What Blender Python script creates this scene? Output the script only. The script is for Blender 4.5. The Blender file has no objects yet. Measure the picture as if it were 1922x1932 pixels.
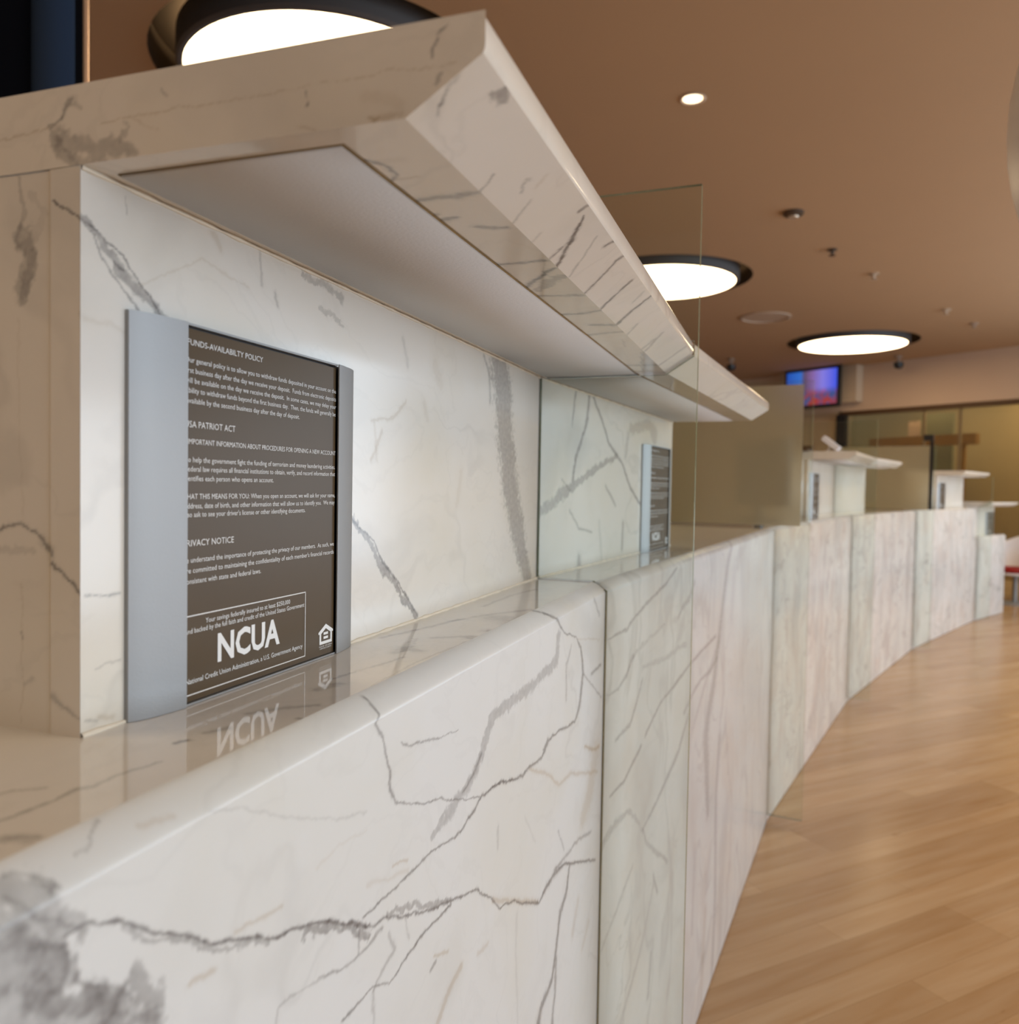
import bpy, bmesh, math, json
import numpy as np
from mathutils import Vector, Matrix
from math import sin, cos, pi, radians, hypot
C = bpy.context.scene
COL = C.collection

# ------------------------------------------------------------------ camera
EYE = 1.45
cam_d = bpy.data.cameras.new('camera'); cam = bpy.data.objects.new('camera', cam_d); COL.objects.link(cam)
r = Vector((0.95106378, 0.30853095, 0.01692162)); u = Vector((-0.0257748, 0.02464135, 0.99936403)); w = Vector((-0.30791776, 0.95089508, -0.03138782))
cam.matrix_world = Matrix(((r.x, u.x, -w.x, 0), (r.y, u.y, -w.y, 0), (r.z, u.z, -w.z, EYE), (0, 0, 0, 1)))
cam_d.sensor_fit = 'HORIZONTAL'; cam_d.sensor_width = 36; cam_d.lens = 1541.07 / 1922 * 36
cam_d.clip_start = .02; cam_d.clip_end = 100
cam_d.dof.use_dof = True; cam_d.dof.focus_distance = .80; cam_d.dof.aperture_fstop = 6.5
C.camera = cam
C.view_settings.view_transform = 'Standard'; C.view_settings.look = 'None'
C.view_settings.exposure = -0.12; C.view_settings.gamma = 1; C.view_settings.use_curve_mapping = False

# ------------------------------------------------------------------ world + daylight through the street windows
wd = bpy.data.worlds.new('world'); C.world = wd; wd.use_nodes = True
wn = wd.node_tree.nodes['Background']; wn.inputs[0].default_value = (.62, .78, 1, 1); wn.inputs[1].default_value = 1.0

def area(name, loc, rot, sx, sy, power, col):
    l = bpy.data.lights.new(name, 'AREA'); l.shape = 'RECTANGLE'; l.size = sx; l.size_y = sy; l.energy = power; l.color = col
    o = bpy.data.objects.new(name, l); COL.objects.link(o); o.location = loc; o.rotation_euler = rot; return o
XW = 5.1
WINS = [(-2.6, 2.2), (-.1, 2.2), (2.4, 2.2), (4.9, 2.2), (7.4, 2.2), (9.9, 2.2)]     # (centre y, width) of the windows in the right wall; last two added to brighten the far end
for (yc, wv) in WINS:
    area('window_daylight', (XW + .03, yc, 1.85), (0, radians(90), 0), 3.1, wv, 74 if yc < 6 else 78, (.76, .88, 1.0))

# ------------------------------------------------------------------ helpers
def nodes(name):
    m = bpy.data.materials.new(name); m.use_nodes = True; nt = m.node_tree
    return m, nt, nt.nodes['Principled BSDF']
def N(nt, t, **k):
    n = nt.nodes.new(t)
    for a, b in k.items(): setattr(n, a, b)
    return n
def flat(name, col, rough=.5, metal=0, spec=.5, bump=0, bscale=60, var=0.0, vscale=3, emit=None, es=0):
    m, nt, p = nodes(name)
    p.inputs['Base Color'].default_value = (*col, 1); p.inputs['Roughness'].default_value = rough
    p.inputs['Metallic'].default_value = metal; p.inputs['Specular IOR Level'].default_value = spec
    tc = N(nt, 'ShaderNodeTexCoord')
    if var:
        ns = N(nt, 'ShaderNodeTexNoise'); ns.inputs['Scale'].default_value = vscale; ns.inputs['Detail'].default_value = 4
        nt.links.new(tc.outputs['Object'], ns.inputs['Vector'])
        mx = N(nt, 'ShaderNodeMix', data_type='RGBA'); nt.links.new(ns.outputs['Fac'], mx.inputs['Factor'])
        mx.inputs['A'].default_value = (*[c * (1 - var) for c in col], 1); mx.inputs['B'].default_value = (*[min(1, c * (1 + var)) for c in col], 1)
        nt.links.new(mx.outputs['Result'], p.inputs['Base Color'])
    if bump:
        ns = N(nt, 'ShaderNodeTexNoise'); ns.inputs['Scale'].default_value = bscale; ns.inputs['Detail'].default_value = 3
        nt.links.new(tc.outputs['Object'], ns.inputs['Vector'])
        b = N(nt, 'ShaderNodeBump'); b.inputs['Strength'].default_value = bump; b.inputs['Distance'].default_value = .002
        nt.links.new(ns.outputs['Fac'], b.inputs['Height']); nt.links.new(b.outputs['Normal'], p.inputs['Normal'])
    if emit:
        p.inputs['Emission Color'].default_value = (*emit, 1); p.inputs['Emission Strength'].default_value = es
    return m

def marble(name, procedural=1.0, base=(.66, .65, .63), rough=.10, scale=1.0, streak=0.0, pink=0.0, micro=.35):
    """white marble: traced veins come from the mesh attributes vein / tan, finer ones from noise over the slab's own (u, v) metres"""
    m, nt, p = nodes(name); L = nt.links.new
    uv = N(nt, 'ShaderNodeUVMap'); uv.uv_map = 'slab'
    mp = N(nt, 'ShaderNodeMapping'); mp.inputs['Scale'].default_value = (scale, scale, scale); L(uv.outputs[0], mp.inputs[0])
    # warp
    wn_ = N(nt, 'ShaderNodeTexNoise'); wn_.inputs['Scale'].default_value = 3.2; wn_.inputs['Detail'].default_value = 6; L(mp.outputs[0], wn_.inputs['Vector'])
    ws = N(nt, 'ShaderNodeVectorMath', operation='MULTIPLY_ADD'); L(wn_.outputs['Color'], ws.inputs[0]); ws.inputs[1].default_value = (.30, .30, 0); L(mp.outputs[0], ws.inputs[2])
    rot = N(nt, 'ShaderNodeMapping'); rot.inputs['Rotation'].default_value = (0, 0, radians(-52)); rot.inputs['Scale'].default_value = (1.0, 3.0 if streak else 1.7, 1)
    L(ws.outputs[0], rot.inputs[0])
    def ridge(sc, det, lo, hi, src=None):
        n = N(nt, 'ShaderNodeTexNoise'); n.inputs['Scale'].default_value = sc; n.inputs['Detail'].default_value = det; n.inputs['Roughness'].default_value = .5
        L((src or rot).outputs[0], n.inputs['Vector'])
        a = N(nt, 'ShaderNodeMath', operation='SUBTRACT'); L(n.outputs['Fac'], a.inputs[0]); a.inputs[1].default_value = .5
        b = N(nt, 'ShaderNodeMath', operation='ABSOLUTE'); L(a.outputs[0], b.inputs[0])
        r_ = N(nt, 'ShaderNodeMapRange'); r_.interpolation_type = 'SMOOTHSTEP'; L(b.outputs[0], r_.inputs['Value'])
        r_.inputs['From Min'].default_value = hi; r_.inputs['From Max'].default_value = lo; r_.inputs['To Min'].default_value = 0; r_.inputs['To Max'].default_value = 1
        return r_
    def mul(a, v):
        x = N(nt, 'ShaderNodeMath', operation='MULTIPLY'); L(a.outputs[0], x.inputs[0])
        if isinstance(v, float): x.inputs[1].default_value = v
        else: L(v.outputs[0], x.inputs[1])
        return x
    def mx_(a, b):
        x = N(nt, 'ShaderNodeMath', operation='MAXIMUM'); L(a.outputs[0], x.inputs[0]); L(b.outputs[0], x.inputs[1]); return x
    mask = N(nt, 'ShaderNodeTexNoise'); mask.inputs['Scale'].default_value = 2.3; mask.inputs['Detail'].default_value = 2; L(mp.outputs[0], mask.inputs['Vector'])
    mr = N(nt, 'ShaderNodeMapRange'); L(mask.outputs['Fac'], mr.inputs['Value']); mr.inputs['From Min'].default_value = .42; mr.inputs['From Max'].default_value = .62
    v1 = mul(mul(ridge(2.2, 3, .0, .012), mr), .55 * procedural)
    v2 = mul(ridge(5.0, 5, .0, .018), .16 * procedural)
    cl = N(nt, 'ShaderNodeTexNoise'); cl.inputs['Scale'].default_value = 2.6; cl.inputs['Detail'].default_value = 7; L(rot.outputs[0], cl.inputs['Vector'])
    cr = N(nt, 'ShaderNodeMapRange'); cr.interpolation_type = 'SMOOTHSTEP'; L(cl.outputs['Fac'], cr.inputs['Value']); cr.inputs['From Min'].default_value = .54; cr.inputs['From Max'].default_value = .80
    v3 = mul(cr, .55 * procedural + .12)
    vv = mx_(mx_(v1, v2), v3)
    if streak:
        st = N(nt, 'ShaderNodeMapping'); st.inputs['Scale'].default_value = (3.2, 1.0, 1); st.inputs['Rotation'].default_value = (0, 0, radians(-9)); L(ws.outputs[0], st.inputs[0])
        cn = N(nt, 'ShaderNodeTexNoise'); cn.inputs['Scale'].default_value = 1.5; cn.inputs['Detail'].default_value = 5; L(st.outputs[0], cn.inputs['Vector'])
        cm = N(nt, 'ShaderNodeMapRange'); cm.interpolation_type = 'SMOOTHSTEP'; L(cn.outputs['Fac'], cm.inputs['Value']); cm.inputs['From Min'].default_value = .42; cm.inputs['From Max'].default_value = .78
        s1 = ridge(.9, 3, .0, .022, st); vv = mx_(vv, mul(s1, streak * .9)); vv = mx_(vv, mul(cm, streak * 1.1))
    # fine break-up so traced veins are not flat
    fn = N(nt, 'ShaderNodeTexNoise'); fn.inputs['Scale'].default_value = 130; fn.inputs['Detail'].default_value = 3; L(mp.outputs[0], fn.inputs['Vector'])
    fr = N(nt, 'ShaderNodeMapRange'); L(fn.outputs['Fac'], fr.inputs['Value']); fr.inputs['From Min'].default_value = .3; fr.inputs['From Max'].default_value = .7; fr.inputs['To Min'].default_value = 1 - micro; fr.inputs['To Max'].default_value = 1.15
    at = N(nt, 'ShaderNodeAttribute'); at.attribute_name = 'vein'
    av = N(nt, 'ShaderNodeMath', operation='MULTIPLY'); L(at.outputs['Fac'], av.inputs[0]); L(fr.outputs[0], av.inputs[1])
    al = mx_(vv, av); al.use_clamp = True
    # base tint: warm cream patches
    tn = N(nt, 'ShaderNodeTexNoise'); tn.inputs['Scale'].default_value = 4.5; tn.inputs['Detail'].default_value = 4; L(ws.outputs[0], tn.inputs['Vector'])
    tr = N(nt, 'ShaderNodeMapRange'); L(tn.outputs['Fac'], tr.inputs['Value']); tr.inputs['From Min'].default_value = .45; tr.inputs['From Max'].default_value = .75
    c0 = N(nt, 'ShaderNodeMix', data_type='RGBA'); L(tr.outputs[0], c0.inputs['Factor']); c0.inputs['A'].default_value = (*base, 1)
    c0.inputs['B'].default_value = (base[0] * .95, base[1] * (.93 - .06 * pink), base[2] * (.875 - .04 * pink), 1)
    ta = N(nt, 'ShaderNodeAttribute'); ta.attribute_name = 'tan'
    c1 = N(nt, 'ShaderNodeMix', data_type='RGBA'); L(ta.outputs['Fac'], c1.inputs['Factor']); L(c0.outputs['Result'], c1.inputs['A']); c1.inputs['B'].default_value = (.34, .24, .13, 1)
    c2 = N(nt, 'ShaderNodeMix', data_type='RGBA'); L(al.outputs[0], c2.inputs['Factor']); L(c1.outputs['Result'], c2.inputs['A']); c2.inputs['B'].default_value = (.115, .108, .105, 1)
    L(c2.outputs['Result'], p.inputs['Base Color'])
    p.inputs['Roughness'].default_value = rough; p.inputs['Specular IOR Level'].default_value = .55
    return m

def tag(o, label=None, cat=None, group=None, kind=None):
    if label: o['label'] = label
    if cat: o['category'] = cat
    if group: o['group'] = group
    if kind: o['kind'] = kind
    return o
def thing(name, loc, label, cat, group=None, rz=0):
    o = bpy.data.objects.new(name, None); COL.objects.link(o); o.location = loc; o.rotation_euler = (0, 0, rz); o.empty_display_size = .1
    return tag(o, label, cat, group)
def link(name, me, mats, parent=None, smooth=False, bevel=0):
    o = bpy.data.objects.new(name, me); COL.objects.link(o)
    for m in (mats if isinstance(mats, (list, tuple)) else [mats]): me.materials.append(m)
    if smooth:
        for p_ in me.polygons: p_.use_smooth = True
    if parent:
        o.parent = parent; bpy.context.view_layer.update(); o.matrix_parent_inverse = parent.matrix_world.inverted()
    if bevel:
        b = o.modifiers.new('bevel', 'BEVEL'); b.width = bevel; b.segments = 3; b.limit_method = 'ANGLE'; b.angle_limit = radians(40)
    return o
def prism(name, poly, z0, z1, mat, parent=None, bevel=0, uvoff=0):
    """vertical prism over a plan polygon, (u, v) metres laid along its sides"""
    bm = bmesh.new(); a = [bm.verts.new((x, y, z0)) for x, y in poly]; b = [bm.verts.new((x, y, z1)) for x, y in poly]
    bm.faces.new(a[::-1]); bm.faces.new(b); n = len(poly)
    for i in range(n): bm.faces.new((a[i], a[(i + 1) % n], b[(i + 1) % n], b[i]))
    bmesh.ops.recalc_face_normals(bm, faces=bm.faces)
    uvl = bm.loops.layers.uv.new('slab')
    for f in bm.faces:
        nz = abs(f.normal.z)
        for l in f.loops:
            v = l.vert.co
            if nz > .7: l[uvl].uv = (v.x + uvoff, v.y + uvoff * .37)
            else:
                t = Vector((-f.normal.y, f.normal.x)); l[uvl].uv = (v.xy.dot(t) + uvoff, v.z)
    me = bpy.data.meshes.new(name); bm.to_mesh(me); bm.free()
    return link(name, me, mat, parent, bevel=bevel)
def rect(k, a0, a1, o0, o1):
    return [P2(k, a0, o0), P2(k, a1, o0), P2(k, a1, o1), P2(k, a0, o1)]
def box(name, c, s, mat, parent=None, rz=0, bevel=0, rx=0, ry=0):
    me = bpy.data.meshes.new(name); bm = bmesh.new(); bmesh.ops.create_cube(bm, size=1)
    for v in bm.verts: v.co = Vector((v.co.x * s[0], v.co.y * s[1], v.co.z * s[2]))
    R_ = Matrix.Translation(c) @ Matrix.Rotation(rz, 4, 'Z') @ Matrix.Rotation(ry, 4, 'Y') @ Matrix.Rotation(rx, 4, 'X')
    bm.transform(R_); bm.to_mesh(me); bm.free()
    return link(name, me, mat, parent, bevel=bevel)
def lathe(name, prof, mat, parent=None, loc=(0, 0, 0), n=64, smooth=True):
    bm = bmesh.new(); rings = []
    for (rr, z) in prof: rings.append([bm.verts.new((rr * cos(2 * pi * i / n) + loc[0], rr * sin(2 * pi * i / n) + loc[1], z + loc[2])) for i in range(n)] if rr > 1e-6 else [bm.verts.new((loc[0], loc[1], z + loc[2]))])
    for A, B in zip(rings[:-1], rings[1:]):
        for i in range(n):
            j = (i + 1) % n
            if len(A) == 1 and len(B) == 1: continue
            if len(A) == 1: bm.faces.new((A[0], B[i], B[j]))
            elif len(B) == 1: bm.faces.new((A[i], A[j], B[0]))
            else: bm.faces.new((A[i], A[j], B[j], B[i]))
    bmesh.ops.recalc_face_normals(bm, faces=bm.faces)
    me = bpy.data.meshes.new(name); bm.to_mesh(me); bm.free(); o = link(name, me, mat, parent, smooth=False)
    if smooth:
        for f in me.polygons: f.use_smooth = True
        e = o.modifiers.new('edge', 'EDGE_SPLIT'); e.split_angle = radians(35)
    return o

# ------------------------------------------------------------------ plan of the counter: straight bays on an arc
R0, X0, YC, S1, LB = 23.826, -.31369, -.16077, 1.51468, 2.39006
def vtx(k, off=0):
    a = (S1 + LB * k) / R0; rho = R0 + off / cos(LB / R0 / 2)
    return Vector((X0 + R0 - rho * cos(a), YC + rho * sin(a)))
def fr(k):
    A = vtx(k - 1); B = vtx(k); t = (B - A).normalized(); return A, t, Vector((t.y, -t.x))
def P2(k, a, off):
    A, t, n = fr(k); p = A + t * a - n * off; return (p.x, p.y)
H, DW = 1.291, .1234           # worktop height, ledge depth
DF, HC = .0215, .0164          # chamfer
HL = H - HC; CL = hypot(DF, HC)
ZB, ZT, DO = 1.639, 1.687, -.1355   # canopy underside, top, front edge

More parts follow.
